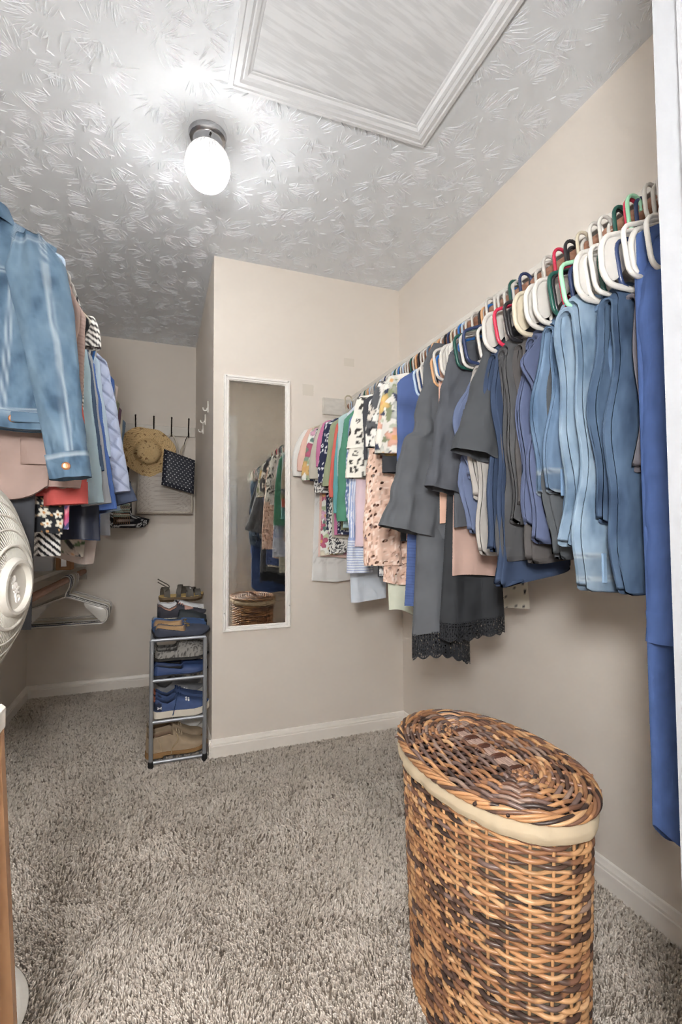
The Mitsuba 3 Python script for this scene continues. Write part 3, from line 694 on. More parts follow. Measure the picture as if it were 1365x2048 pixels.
def sleeve(L=.25, top=(.172, -.150), a0=.075, a1=.05, b0=.014, b1=.017, out=.06, seed=0, res=.014, wr=.004, tilt=0.0, flare=0.0, y0=0.0, side=1, puff=0.0, nfold=3, seg=(0, 1), grow=0.0, gather=None, bow=None):
    m = max(4 if seg[0] else 7, int(L * (seg[1] - seg[0]) / res)); t = np.linspace(seg[0], seg[1], m)
    e = top[0] + out * (np.sin(np.clip(t, 0, 1) * PI * .5) ** .8 if bow is None else np.clip(t, 0, 1) ** bow); z = top[1] - .02 * t - L * t; y = y0 + tilt * t
    n = max(16, int(2 * (a0 + a1) * 1.2 / res)); th = np.arange(n) / n * 2 * PI
    a = a0 + (a1 - a0) * t ** .7 + flare * t ** 3 + puff * np.sin(PI * np.clip(t, 0, 1)) ; b = b0 + (b1 - b0) * t + flare * .25 * t ** 3 + puff * .3 * np.sin(PI * t)
    a = a * np.clip(.35 + t * 5, 0, 1) + grow; b = b + grow
    if gather: a = a + (np.clip((t - gather[0]) * 30, 0, 1)) * gather[1]; b = b + (np.clip((t - gather[0]) * 30, 0, 1)) * gather[1] * .35
    rnd = np.random.default_rng(seed + 50); ph = rnd.uniform(0, 6)
    de = np.gradient(e); dz = np.gradient(z); l = np.hypot(de, dz); ne, nz = -dz / l, de / l       # in-plane normal
    ca, sb = sp(np.cos(th), .75)[None], sp(np.sin(th), .85)[None]
    k = (clumps(np.stack([ca * 2 + 0 * t[:, None], (t * L * 14)[:, None] + 0 * ca, 0 * ca + 0 * t[:, None] + seed], -1).reshape(-1, 3), 1.0, seed, 3).reshape(m, n) - .5)
    wav = np.sin(ca * nfold * 2 + ph + t[:, None] * 2) * t[:, None] * (.004 + flare * .12)
    drag = np.sin(ca * 7 + t[:, None] * 9 + ph) * np.exp(-t * 2.2)[:, None] * wr * .5
    k = k + drag / max(wr * 2, 1e-6) * .6
    A = a[:, None] * ca * (1 + .16 * k); B = b[:, None] * sb + wav + k * wr * 2
    Pt = np.stack([e[:, None] + ne[:, None] * A, y[:, None] + B, z[:, None] + nz[:, None] * A], -1)
    Pt[..., 0] *= side
    v, f = grid(Pt, True, seg[0] == 0, False)
    E = A + .25 * side; Z = (-t * L)[:, None] + 0 * A; q = sb + 0 * A
    x0 = [0] * (len(v) - E.size)
    pc = (np.r_[(E + (q > 0) * .3).ravel(), x0], np.r_[Z.ravel(), x0], np.r_[q.ravel() + 0 * E.ravel(), x0])
    return v, f, pc
def draped(el, er, Lf, Lb, bar=-.221, d=.0075, seed=0, res=.014, wf=None, wb=None, layers=2, gap=.007, sway=.008, hang=0.0, edge=.010):
    """trousers folded over the hanger's bar: front panel towards the camera (Lf long), back panel (Lb long); el = room edge, er = wall edge (e values, el > er)"""
    arc = PI * gap
    s = np.r_[np.linspace(-Lf, -.02, max(8, int(Lf / res))), np.linspace(-.005, arc + .005, 9), np.linspace(arc + .02, arc + Lb, max(8, int(Lb / res)))]
    y = np.where(s < 0, -gap, np.where(s > arc, gap, -gap * np.cos(np.clip(s / gap, 0, PI))))
    z = np.where(s < 0, bar + s, np.where(s > arc, bar - (s - arc), bar + gap * np.sin(np.clip(s / gap, 0, PI))))
    ny = np.where(s < 0, -1.0, np.where(s > arc, 1.0, -np.cos(np.clip(s / gap, 0, PI)))); nz_ = np.where((s < 0) | (s > arc), 0, np.sin(np.clip(s / gap, 0, PI)))
    tf, tb = np.clip(-s / Lf, 0, 1), np.clip((s - arc) / Lb, 0, 1)
    wf, wb = wf or (lambda t: (0, 0)), wb or (lambda t: (0, 0))
    L_ = np.full_like(s, el) + np.array([wf(x)[0] if x > 0 else wb(q)[0] for x, q in zip(tf, tb)]); R_ = np.full_like(s, er) + np.array([wf(x)[1] if x > 0 else wb(q)[1] for x, q in zip(tf, tb)])
    c, hw = (L_ + R_) / 2, (L_ - R_) / 2
    rw = np.random.default_rng(seed + 900); w1, w2, w3, slant = rw.uniform(0, 6), rw.uniform(0, 6), rw.uniform(.004, .012), rw.uniform(-.16, .10)
    L_ = L_ + w3 * np.sin(s * 11 + w1) + .006 * np.sin(s * 27 + w2) - .012 * np.exp(-np.minimum(tf + tb, 1) * 9)
    c, hw = (L_ + R_) / 2, (L_ - R_) / 2
    n = max(40, int(2 * (el - er) / res) + 20); th = np.arange(n) / n * 2 * PI
    E0 = sp(np.cos(th), .42)[None]; N0 = sp(np.sin(th), .6)[None]
    near = np.clip((np.abs(E0) - .8) * 5, 0, 1)
    E = c[:, None] + hw[:, None] * E0 - np.sign(E0) * near * edge * (np.abs(np.cos(N0 * PI / 2 * layers)) < .5)
    rnd = np.random.default_rng(seed); ph = rnd.uniform(0, 6, 3); tt = np.maximum(tf, tb)[:, None]
    yo = sway * (np.sin(E * 38 + ph[0] + tt * 1.5) * .6 + np.sin(E * 71 + ph[1] + tt) * .15) * np.clip(tt * 2.2, 0, 1)
    k = clumps(np.stack([E * 10, z[:, None] * 5 + 0 * E, 0 * E + seed + 3 * N0], -1).reshape(-1, 3), 1.0, seed, 3).reshape(E.shape) - .5
    D = d * (1 + .35 * tt) * N0 + k * .006
    # outward from the bar, so the two panels rest against each other
    Y = y[:, None] + ny[:, None] * (D + d) + yo - hang * tt
    Z = z[:, None] + nz_[:, None] * (D + d) + k * .004
    Z = Z - .030 * np.clip((E0 - .55) / .45, 0, 1) ** 2 * (1 - tt) ** 2 + slant * (E - c[:, None]) * tt ** 2 + .012 * np.clip((np.abs(E0) - .8) / .2, 0, 1) ** 2 * tt ** 6
    E = E + k * .010 * tt
    v, f = grid(np.stack([E, Y, Z], -1), True, True, True)
    q = np.where((s < 0)[:, None], 0.0, 1.0) + 0 * E
    pc = (np.r_[(E + (N0 > 0) * .31).ravel(), 0, 0], np.r_[Z.ravel(), z[0], z[-1]], np.r_[q.ravel(), 0, 1])
    return v, f, pc
def colours(m, fn): return fn(*m[2])
def strip(rows): return grid(np.array(rows), False)

SIDES = {'R': (RX, RZ, -1), 'L': (LXR, LZR, 1)}
def muted(col, k=.76):
    lum = (col @ np.array([.25, .6, .15]))[:, None]; return np.clip(lum + (col - lum) * k, .012, .85)
class Rail:
    """places pieces given in hanger space on a rod"""
    def __init__(self, side, Y, phi=0.0, slide=0.0):
        self.x, self.z, self.s = SIDES[side]; self.Y, self.phi, self.slide = Y, phi, slide
    def __call__(self, v):
        c, s_ = math.cos(self.phi), math.sin(self.phi); e, y = v[:, 0] * c - v[:, 1] * s_, v[:, 0] * s_ + v[:, 1] * c
        return np.c_[self.x + self.s * (e + self.slide), self.Y + y, self.z - .018 + v[:, 2]]
    def put(self, parent, name, m, fn=None, bsdf='cloth', color=None, smooth=True, label=None, drop=None):
        v, f = m[0], m[1]; col = color if color is not None else (colours(m, fn) if len(m) > 2 and fn else np.tile(fn(np.zeros(1), np.zeros(1), np.zeros(1)), (len(v), 1)))
        if drop is not None: f = f[~drop(m)[f].any(1)]
        if self.s < 0: f = f[:, ::-1]
        if name is None:
            scene[parent] = mikit.ply((self(v), f), bsdf, smooth=smooth, color=muted(col)); return parent
        return part(parent, name, (self(v), f), bsdf, smooth=smooth, color=muted(col), label=label)

# hangers: tubular plastic, wide plastic with rounded ends; shared meshes under their own placement
def hook_path(R=.0205):
    a = np.linspace(math.radians(200), math.radians(-8), 14)
    p = np.c_[np.cos(a) * R, 0 * a, np.sin(a) * R]
    return np.vstack([p, [[.0185, 0, -.022], [.0165, 0, -.038], [.008, 0, -.056], [.001, 0, -.072], [0, 0, -.090]]])
def tubular(hw=.205, r=.0042):
    out = rounded([[0, 0, -.089], [hw, 0, -.166], [hw - .014, 0, -.244], [-hw + .014, 0, -.244], [-hw, 0, -.166]], .020, 5)
    return tube(hook_path(), r * .95, 8), tube(out, r, 8, closed=True)
def paddle(hw=.205):
    D = .020
    out = rounded([[0, 0, -.068 - D], [hw - .012, 0, -.139 - D], [hw, 0, -.160 - D], [hw - .002, 0, -.205 - D], [hw - .02, 0, -.224 - D], [-hw + .02, 0, -.224 - D], [-hw + .002, 0, -.205 - D], [-hw, 0, -.160 - D], [-hw + .012, 0, -.139 - D]], .020, 5)
    rim = tube(out, .0052, 8, closed=True)
    web = []
    for s in (-1, 1):
        q = rounded([[s * hw, 0, -.155 - D], [s * (hw - .014), 0, -.142 - D], [s * .09, 0, -.103 - D], [s * .09, 0, -.123 - D], [s * (hw - .03), 0, -.218 - D], [s * hw, 0, -.214 - D]], .012, 4)
        web.append(grid(np.array([np.c_[q[:, 0], q[:, 1] + k, q[:, 2]] for k in (-.0015, .0015)]), True, True, True))
    return tube(hook_path(), .0040, 8), cat_([rim] + web)
HMESH = {}
for kind, fn_ in (('tubular', tubular), ('paddle', paddle)):
    hk, fr = fn_(); HMESH[kind] = (hk, fr)
_hp = {}
def hanger(side, Y, col, label, kind='tubular', phi=0.0, slide=0.0, group=None, rod=None):
    x, z, s = SIDES[side] if rod is None else rod
    k = thing('clothes_hanger', label, 'hanger', group)
    b = 'hanger_' + col.replace(' ', '_')
    for nm, i in (('hook', 0), ('frame', 1)):
        if (kind, i, b) not in _hp: _hp[(kind, i, b)] = mikit.ply(HMESH[kind][i], b, smooth=True)
        Tm = mi.ScalarTransform4f().translate([x + s * slide, Y, z + .0005]).rotate([0, 0, 1], math.degrees(phi) * s).scale([s, 1, 1])
        scene[k + '__' + nm] = {**_hp[(kind, i, b)], 'to_world': Tm}
    return k

# ------------------------------------------------------------------ the right-hand row of clothes, from the far corner to the doorway
seedn = [100]
def top(Y, noun, cat, label, short, hcol, fn, tor=None, sl=None, slfn=None, side='R', phi=0.0, cuff=None, cufffn=None, bsdf='cloth', slide=0.0, htype='tubular', far=True, hgroup=None, hlabel=None, group=None, drop=None, extra=None):
    seedn[0] += 1; sd = seedn[0]
    k = thing(noun, label, cat, group); rl = Rail(side, Y, phi, slide)
    rl.put(k, 'body', torso(seed=sd, **(tor or {})), fn, bsdf, drop=drop)
    if sl:
        for s in ((1, -1) if far else (1,)):
            kw = dict(sl); 
            if s < 0: kw['res'] = max(.02, kw.get('res', .014))
            sk = rl.put(k, 'sleeve', sleeve(seed=sd, side=s, **kw), slfn or fn, bsdf, drop=drop)
            if cuff: rl.put(sk, 'cuff', sleeve(seed=sd, side=s, **{**kw, 'seg': (cuff, 1.004), 'grow': .0028}), cufffn or slfn or fn, bsdf)
    if extra: extra(k, rl, sd)
    hanger(side, Y, hcol, hlabel or '%s plastic hanger holding the %s' % (hcol, short), htype, phi, slide, hgroup)
    return k
def slacks(Y, noun, cat, label, short, hcol, fn, dr, side='R', phi=0.0, htype='paddle', slide=0.0, hslide=None, bsdf='cloth', extra=None):
    seedn[0] += 1
    if hcol not in ('white', 'cream'): htype = 'tubular'
    k = thing(noun, label, cat); rl = Rail(side, Y, phi, slide); m = draped(seed=seedn[0], **dr)
    rl.put(k, 'legs', m, fn, bsdf)
    if extra: extra(k, rl, m)
    hanger(side, Y, hcol, '%s plastic hanger holding the %s' % (hcol, short), htype, phi, slide + .032 if hslide is None else hslide)
    return k
FAR = dict(d=.007, fold=.005)
def shirt_art(e, z, q):
    out = plain('#dcdcda', .05)(e, z, q)
    for i, (cx, cz, R) in enumerate(((.10, -.17, .045), (.13, -.20, .03), (.07, -.21, .035), (.12, -.245, .022))):
        d = np.hypot(e - cx, (z - cz) * .8); out[(d < R) & (d > R * .55) & (e - cx > -.03)] = lin('#2b2b31' if i < 3 else '#9a9c96')
    return out
def embroidered(e, z, q):
    out = shirt_art(e, z, q); w = np.abs(np.mod(z + .02, .3) - .15) < .045
    k = w & (np.abs(np.sin(z * 70 + np.sin(e * 60) * 2)) > .93); out[k] *= .86
    return out
top(2.335, 'white_shirt', 'shirt', 'long white shirt with black swirl print and rolled sleeves, farthest on the right rod', 'long white shirt in the far corner', 'white', embroidered,
    dict(L=.82, sh=(.2, -.15), hem=.235, d=.013, fold=.010, res=.010), dict(L=.205, out=.10, a0=.085, a1=.050, b0=.024, b1=.022, puff=.012, wr=.012), plain('#dddbd6', .08), cuff=.82)
top(2.285, 'tee_shirt', 'tee shirt', 'peach tee shirt with small black dots near its hem, beside the long white shirt', 'peach dotted tee', 'white',
    lambda e, z, q: np.where((z < -.55)[:, None], dots('#e3c0b4', '#332a2a', .03, .0035)(e, z, q), plain('#e0b3a2')(e, z, q)), dict(L=.70, hem=.215, res=.008, **FAR), dict(L=.185, out=.085, a0=.080, a1=.062, b1=.018), plain('#e2b5a5'))
FLO = floral('#e4e5dc', ['#d9a0bd', '#c9597f', '#e3d9c0', '#dbaf58'], .085, .036, ['#7d9a83', '#5f7f77', '#a9b78e'], 3)
top(2.245, 'blouse', 'blouse', 'white blouse with green leaves and pink flowers, near the far corner', 'white leaf and flower blouse', 'white', FLO, dict(L=.69, hem=.215, res=.0055, **FAR), dict(L=.235, out=.075, a0=.075, a1=.06, res=.0055, b1=.02), FLO)
top(2.20, 'blouse', 'blouse', 'navy blouse with tiny white dots, between white flowered and taupe tops', 'navy dotted blouse', 'navy', dots('#2c3350', '#d8d8d8', .014, .0035, 5), dict(L=.56, res=.007, **FAR), dict(L=.24, out=.055, a0=.07, a1=.055, res=.006))
SPK = speckle('#e6e4df', '#33343c', 260, .54)
top(2.16, 'blouse', 'blouse', 'white blouse speckled all over with black, hanging long near the far corner', 'black speckled blouse', 'white', SPK, dict(L=.67, hem=.20, res=.006, **FAR), dict(L=.30, out=.05, a0=.07, a1=.05, res=.006), SPK)
top(2.12, 'tee_shirt', 'tee shirt', 'taupe short-sleeved top beside the magenta tee', 'taupe top', 'cream', plain('#b9b2a2'), dict(L=.6, **FAR), dict(L=.24, out=.075, a0=.075, a1=.06))
top(2.08, 'tee_shirt', 'tee shirt', 'magenta pink tee shirt beside the navy flowered blouse', 'magenta tee', 'pale blue', plain('#c86a9c'), dict(L=.58, **FAR), dict(L=.19, out=.06, a0=.075, a1=.06))
NVF = leopard('#2b3050', '#dcdde4', .022, .0085, 8)
top(2.04, 'blouse', 'blouse', 'navy blouse with white blossom print and short sleeves', 'navy blossom blouse', 'white', NVF, dict(L=.58, res=.006, **FAR), dict(L=.265, out=.055, a0=.078, a1=.062, res=.005))
top(2.00, 'blouse', 'blouse', 'olive green blouse with fluttering sleeves, above the coral top', 'olive blouse', 'white', plain('#8f9a76'), dict(L=.56, **FAR), dict(L=.285, out=.05, a0=.06, a1=.045, flare=.02, wr=.008))
top(1.965, 'tee_shirt', 'tee shirt', 'coral red tee shirt under the olive sleeve', 'coral tee', 'pale blue', plain('#d65a4c'), dict(L=.54, **FAR), dict(L=.335, out=.05, a0=.05, a1=.045))
top(1.93, 'tee_shirt', 'tee shirt', 'turquoise top showing below the coral sleeve', 'turquoise top', 'white', plain('#4ea3a8'), dict(L=.56, **FAR), dict(L=.405, out=.05, a0=.05, a1=.04))
top(1.895, 'tee_shirt', 'tee shirt', 'pale aqua tee shirt, hem below the green sleeve', 'pale aqua tee', 'white', plain('#9fc0c2'), dict(L=.56, hem=.23, **FAR), dict(L=.25, out=.03, a0=.07, a1=.05))
top(1.86, 'cardigan', 'cardigan', 'long pale blue-grey cardigan hanging lowest in the far group', 'long pale blue cardigan', 'white', plain('#c0cbd8', .08), dict(L=.84, hem=.08, e0=.13, sh=(.09, -.16), neck=(.03, -.1), **FAR), dict(L=.40, out=.03, a0=.06, a1=.045))
top(1.815, 'sweater', 'sweater', 'green long-sleeved sweater with rolled cuff', 'green sweater', 'green', plain('#3e8a6d', .15), dict(L=.53, d=.012, fold=.008), dict(L=.44, out=.065, a0=.065, a1=.046, b0=.020, b1=.022, wr=.010), cuff=.93)
SMF = floral('#ddd4c8', ['#b98a80', '#5a6b86', '#caa27a'], .03, .012, ['#6d7a66'], 14)
top(1.78, 'blouse', 'blouse', 'cream blouse with small blue and rust flowers, behind the blue striped cuff', 'cream small-flowered blouse', 'blue', SMF, dict(L=.62, hem=.215, res=.006, **FAR), dict(L=.43, out=.04, a0=.06, a1=.05, res=.007), leopard('#5d78ac', '#d5dcec', .024, .009, 4))
STR = stripes('#8ea6d6', '#dfe5f2', .0085, .62, PI / 2)
top(1.74, 'shirt', 'shirt', 'blue and white striped shirt with gathered sleeve and wide cuff', 'blue striped shirt', 'pale blue', STR, dict(L=.70, hem=.21, res=.007, **FAR), dict(L=.64, out=.045, a0=.060, a1=.052, b1=.02, res=.0045, wr=.008), cuff=.80, cufffn=stripes('#8ea6d6', '#e3e8f3', .0095, .62))
top(1.70, 'sweater', 'sweater', 'pale pink long-sleeved sweater beside the lace top', 'pale pink sweater', 'white', plain('#dcc0cb', .06), dict(L=.62, **FAR), dict(L=.54, out=.03, a0=.055, a1=.05, b1=.022))
LEO = leopard('#e3e1d6', '#3a3836', .036, .0145, 2)
def tier(k, rl, sd):
    for s in (1, -1): rl.put(k, 'sleeve_tier', sleeve(seed=sd + 3, side=s, L=.175, out=.045, a0=.075, a1=.068, b0=.016, b1=.020, flare=.012, res=.0045 if s > 0 else .02, grow=.004), LEO, label='upper flounce of the sleeve')
top(1.655, 'blouse', 'blouse', 'cream blouse with black leopard spots and tiered sleeves', 'leopard spotted blouse', 'white', LEO, dict(L=.58, d=.013, fold=.009, res=.0055), dict(L=.285, out=.055, a0=.065, a1=.068, b0=.016, b1=.022, flare=.012, res=.0045), extra=tier)
top(1.615, 'tee_shirt', 'tee shirt', 'charcoal top whose dark hem shows under the blue striped cuff', 'charcoal top', 'black', plain('#45474f'), dict(L=.74, hem=.20, **FAR), dict(L=.22, out=.03))
top(1.575, 'shirt', 'shirt', 'grey and white pin-striped shirt, hem beside the lace top', 'grey pin-striped shirt', 'white', stripes('#dcdcda', '#8b9099', .007, .6), dict(L=.73, hem=.215, res=.006, **FAR), dict(L=.3, out=.03))
def lace_col(e, z, q):
    base = plain('#e0b79f', .16, 60)(e, z, q); n = meshkit.noise(P2(e, z * .55) * 210, 3); n2 = meshkit.noise(P2(e, z * .3) * 330, 5)
    base[n > .74] = lin('#b88a74'); base[n2 > .70] = lin('#f1d6c6'); return base
def lace_drop(m): e, z, q = m[2]; return (meshkit.noise(P2(e, z * .6) * 260, 9) > .86)
top(1.548, 'blouse', 'blouse', 'pale green blouse whose tie ends hang lowest under the peach lace', 'pale green tie blouse', 'white', plain('#c3c9b4', .08), dict(L=.86, hem=.065, e0=.12, sh=(.09, -.16), neck=(.03, -.1), d=.010, fold=.008, hemw=.03, res=.012))
top(1.515, 'blouse', 'blouse', 'long peach openwork lace blouse', 'peach lace blouse', 'tan', lace_col, dict(L=.745, hem=.225, d=.014, fold=.010, res=.0055, hemw=.014), dict(L=.60, out=.055, a0=.075, a1=.07, b0=.018, b1=.026, res=.0050, wr=.007), drop=lace_drop)
top(1.475, 'blouse', 'blouse', 'white blouse with bold black outlined petals, above the peach lace', 'bold petal blouse', 'tan', floral('#e6e4de', ['#eceae4', '#d8cfc4'], .075, .036, ['#3a3c42', '#55585e'], 31, centre='#3a3a3e', line='#2c2d33'), dict(L=.56, res=.006, **FAR), dict(L=.20, out=.075, a0=.075, a1=.06, res=.005))
top(1.43, 'cardigan', 'cardigan', 'dark charcoal cardigan between the petal blouse and the yellow-flowered blouse', 'dark charcoal cardigan', 'black', plain('#3d4046'), dict(L=.60, d=.012, fold=.007), dict(L=.29, out=.035, a0=.07, a1=.055))
YLF = floral('#ddd9cf', ['#d9b356', '#e0a58c', '#c9cabf'], .07, .03, ['#39415c', '#7d8763', '#a8ab97'], 41)
top(1.39, 'blouse', 'blouse', 'blouse of navy leaves, peach and yellow flowers, beside the grey robe', 'yellow-flowered blouse', 'cream', YLF, dict(L=.60, res=.0055, **FAR), dict(L=.235, out=.075, a0=.075, a1=.062, b1=.022, res=.0045), cuff=.8)
top(1.345, 'blouse', 'blouse', 'royal blue crinkled blouse, hem showing left of the grey robe', 'royal blue crinkled blouse', 'blue', knit('#46609c', .007, .3), dict(L=.815, hem=.235, res=.0045, d=.012, fold=.008, hemw=.012), dict(L=.30, out=.03))
def dotty(k, rl, sd): pass
top(1.305, 'blouse', 'blouse', 'cream blouse with sparse black dots, hem lowest beside the grey robe', 'cream dotted blouse', 'white', dots('#e3ddcd', '#3a3a40', .034, .005, 6), dict(L=.83, hem=.215, sh=(.15, -.15), res=.008, **FAR))
# the grey robe: bell sleeves, lace border
def lace_holes(m):
    e, z, q = m[2]; a, b = np.mod(e / .0125, 1) - .5, np.mod(z / .0125, 1) - .5
    return (np.hypot(a, b) < .33)
def hem_lace(src_kw, depth, fnm):
    """a scalloped border of lace that goes on from the hem of torso(**src_kw)"""
    def go(k, rl, sd):
        m = torso(seed=sd, **src_kw); n = max(28, int(.8 / src_kw.get('res', .014)))
        row = m[0][:-1].reshape(-1, n, 3)[-1]; up_ = m[0][:-1].reshape(-1, n, 3)[-3]
        from scipy.interpolate import interp1d
        tt = np.linspace(0, 1, 420, endpoint=False); R = interp1d(np.linspace(0, 1, n + 1), np.vstack([row, row[:1]]), axis=0)(tt)
        arc = np.r_[0, np.cumsum(np.linalg.norm(np.diff(R, axis=0), axis=1))]; sc = .036
        edge = depth * (.86 + .14 * np.abs(np.sin(arc / sc * PI)))
        rows_ = [R + np.c_[0 * arc, 0 * arc, .004 - edge * j / 22] for j in range(23)]
        v, f = grid(np.array(rows_), True)
        ar = np.tile(arc, 23); dep = np.concatenate([edge * j / 22 for j in range(23)])
        a, b = np.mod(ar / .0085, 1) - .5, np.mod(dep / .0085, 1) - .5; hole = (np.maximum(np.abs(a), np.abs(b)) < .30) & (dep < depth * .38)
        fan = np.hypot(np.mod(ar / sc, 1) - .5, (dep - depth * .42) / sc); hole |= (dep > depth * .38) & (np.mod(fan * 4.2, 1) < .45) & (np.mod(ar / .006, 1) < .62) & (dep < edge.repeat(1)[0] * 2) & (np.tile(edge, 23) - dep > .004)
        f = f[~(hole[f].sum(1) >= 2)]
        rl.put(k, 'lace_border', (v, f), color=np.tile(lin('#26282c'), (len(v), 1)), label='black scalloped lace border')
    return go
ROBE = dict(L=.875, hem=.095, e0=.165, sh=(.055, -.155), neck=(.02, -.09), d=.014, fold=.016, nf=2.0, res=.011, hemw=.02, dh=.022)
def robe_extra(k, rl, sd):
    hem_lace(ROBE, .075, None)(k, rl, sd)
top(1.235, 'robe', 'robe', 'dark grey robe with gathered bell sleeves and black lace hem', 'dark grey lace-hemmed robe', 'black', plain('#55595f', .14), ROBE,
    dict(L=.50, top=(.125, -.14), out=.135, bow=.85, a0=.070, a1=.060, b0=.020, b1=.024, res=.007, gather=(.46, .022), flare=.034, wr=.016, nfold=5), extra=robe_extra)
top(1.195, 'tee_shirt', 'tee shirt', 'nude peach camisole, mostly hidden beside the dark grey robe', 'nude peach camisole', 'blue', plain('#cfa088'), dict(L=.55, **FAR))
top(1.098, 'sweater', 'sweater', 'slate grey long-sleeved sweater with ribbed cuff, right of the robe', 'slate grey sweater', 'white', plain('#4b4f57', .2), dict(L=.56, d=.013, fold=.008), dict(L=.385, top=(.13, -.14), out=.10, bow=.9, a0=.072, a1=.058, b0=.02, b1=.026, wr=.018, res=.009), cuff=.80, htype='paddle', slide=.015)
SK1 = dict(L=.575, neck=(.055, -.205), sh=(.062, -.22), hem=.085, d=.009, fold=.006, e0=.095)
top(1.135, 'skirt', 'skirt', 'plain tan skirt above the black lace-hemmed skirt', 'tan skirt', 'white', plain('#b08f82', .08), SK1, htype='paddle', slide=.02)
SK2 = dict(L=.70, neck=(.06, -.205), sh=(.065, -.22), hem=.108, d=.010, fold=.012, e0=.082, res=.01)
top(1.160, 'skirt', 'skirt', 'black skirt with scalloped lace hem below the tan skirt', 'black lace-hemmed skirt', 'white', plain('#2f3236', .2), SK2, extra=hem_lace(SK2, .055, None), htype='tubular', slide=.03)
slacks(1.056, 'trousers', 'trousers', 'periwinkle folded trousers with a pointed side fold, beside the slate sweater', 'pointed periwinkle trousers', 'green', plain('#5b6a8e', .12), dict(el=.20, er=.0, Lf=.30, Lb=.44, wf=lambda t: (.05 * math.sin(PI * min(1, t * 1.1)), 0), sway=.008))
slacks(1.015, 'trousers', 'trousers', 'pale taupe folded trousers behind the dark wide cuff', 'pale taupe trousers', 'navy', plain('#a29d98', .1), dict(el=.205, er=.02, Lf=.50, Lb=.36), htype='tubular')
top(.965, 'jacket', 'jacket', 'dark charcoal jacket with a wide turned cuff', 'charcoal wide-cuffed jacket', 'white', plain('#42464b', .16), dict(L=.46, d=.014, fold=.006), dict(L=.295, top=(.13, -.16), out=.095, bow=1, a0=.065, a1=.070, b0=.024, b1=.03, wr=.018, res=.009), cuff=.70, htype='paddle')
slacks(.93, 'trousers', 'trousers', 'navy blue trousers with the lowest hem beside the black lace skirt', 'navy trousers', 'white', plain('#31425f', .16), dict(el=.225, er=.0, Lf=.548, Lb=.47, sway=.008))
slacks(.895, 'trousers', 'trousers', 'charcoal trousers with turned-up cuffs, left of the periwinkle pair', 'cuffed charcoal trousers', 'red',
       lines(plain('#4a4b4e', .14), [(lambda e, z: z + .545, .003, '#2c2d30', None), (lambda e, z: e - .13, .002, '#2f3033', None)]), dict(el=.215, er=-.01, Lf=.415, Lb=.5, layers=3))
slacks(.86, 'trousers', 'trousers', 'brownish charcoal trousers hanging long behind the periwinkle pair', 'brownish charcoal trousers', 'black', plain('#4d4a4a', .14), dict(el=.20, er=-.03, Lf=.50, Lb=.38))
slacks(.825, 'trousers', 'trousers', 'long periwinkle blue trousers with plain hems', 'long periwinkle trousers', 'cream', plain('#4a5678', .14), dict(el=.215, er=-.02, Lf=.465, Lb=.43, sway=.009, layers=3, wf=lambda t: (.03 * math.exp(-((t - .12) / .08) ** 2), 0)))
slacks(.79, 'trousers', 'trousers', 'dark grey trousers with frayed hem, left of the buttoned jeans', 'frayed dark grey trousers', 'white', plain('#474c51', .16), dict(el=.19, er=-.05, Lf=.495, Lb=.43, wf=lambda t: (.012, 0), layers=2))
# jeans
SEAM = ('#26394f', '#929da5')
def jean_fn(base, waist=None, ew=.13, extra=()):
    sp_ = [(lambda e, z: e - ew, .0035, *SEAM)] + list(extra)
    b0 = base
    if waist: base = lambda e, z, q: b0(e, z, q) * np.where(z < waist, .72, 1.0)[:, None]
    if waist: sp_ += [(lambda e, z: z - waist, .003, *SEAM), (lambda e, z: z - waist + .042, .0025, *SEAM)]
    return lines(base, sp_)
def waist_bits(zw, e_list, ybias=-.040, button=None, loop='#5d7fa3'):
    def go(k, rl, m):
        v = m[0]
        for e in e_list:
            i = np.argmin(np.abs(v[:, 0] - e) * 1.5 + np.abs(v[:, 2] - zw) + v[:, 1] * .8); y = v[i, 1]
            rl.put(k, 'belt_loop', box(e - .005, e + .005, y - .0035, y + .001, zw - .05, zw + .004, .001), plain(loop), smooth=False)
        if button is not None:
            e, z = button; i = np.argmin(np.abs(v[:, 0] - e) * 1.5 + np.abs(v[:, 2] - z) + v[:, 1] * .8); y = v[i, 1]
            b = part(k, 'button', (rl(lathe([(0, .003), (.005, .0035), (.0085, .002), (.009, -.002)], 16, axis=(0, -1, 0), at=(e, y, z))[0]), lathe([(0, 0)] * 4, 16)[1]), 'copper', smooth=True, label='copper button')
    return go
slacks(.765, 'jeans', 'jeans', 'mid blue jeans folded with copper button and waistband at the bottom', 'copper-buttoned jeans', 'white', jean_fn(denim('#3f5c7c', '#607c9a', '#263d56', .45), -.535), dict(el=.222, er=-.04, Lf=.355, Lb=.36, res=.005, layers=3, sway=.008), extra=waist_bits(-.535, (.10, .195), button=(.180, -.555)))
slacks(.730, 'jeans', 'jeans', 'mid blue jeans with plain stitched hem, between buttoned and pale jeans', 'plain-hemmed mid blue jeans', 'green', jean_fn(denim('#3a5474', '#597593', '#21354c', .45), None, .12, [(lambda e, z: z + .665, .0012, '#d7d3c8', None)]), dict(el=.178, er=-.04, Lf=.44, Lb=.42, res=.005, layers=2, sway=.009), htype='tubular', hslide=.03)
slacks(.695, 'jeans', 'jeans', 'pale washed blue jeans with wide waistband at the bottom, longest of the jeans', 'pale washed jeans', 'mint', jean_fn(denim('#55718c', '#7f97ac', '#3a546e', .55), -.70, .135), dict(el=.232, er=.03, Lf=.55, Lb=.47, res=.0045, d=.011, layers=2, sway=.008, edge=.016), extra=waist_bits(-.70, (.10, .19), loop='#6b8aa9'), htype='tubular', hslide=.035)
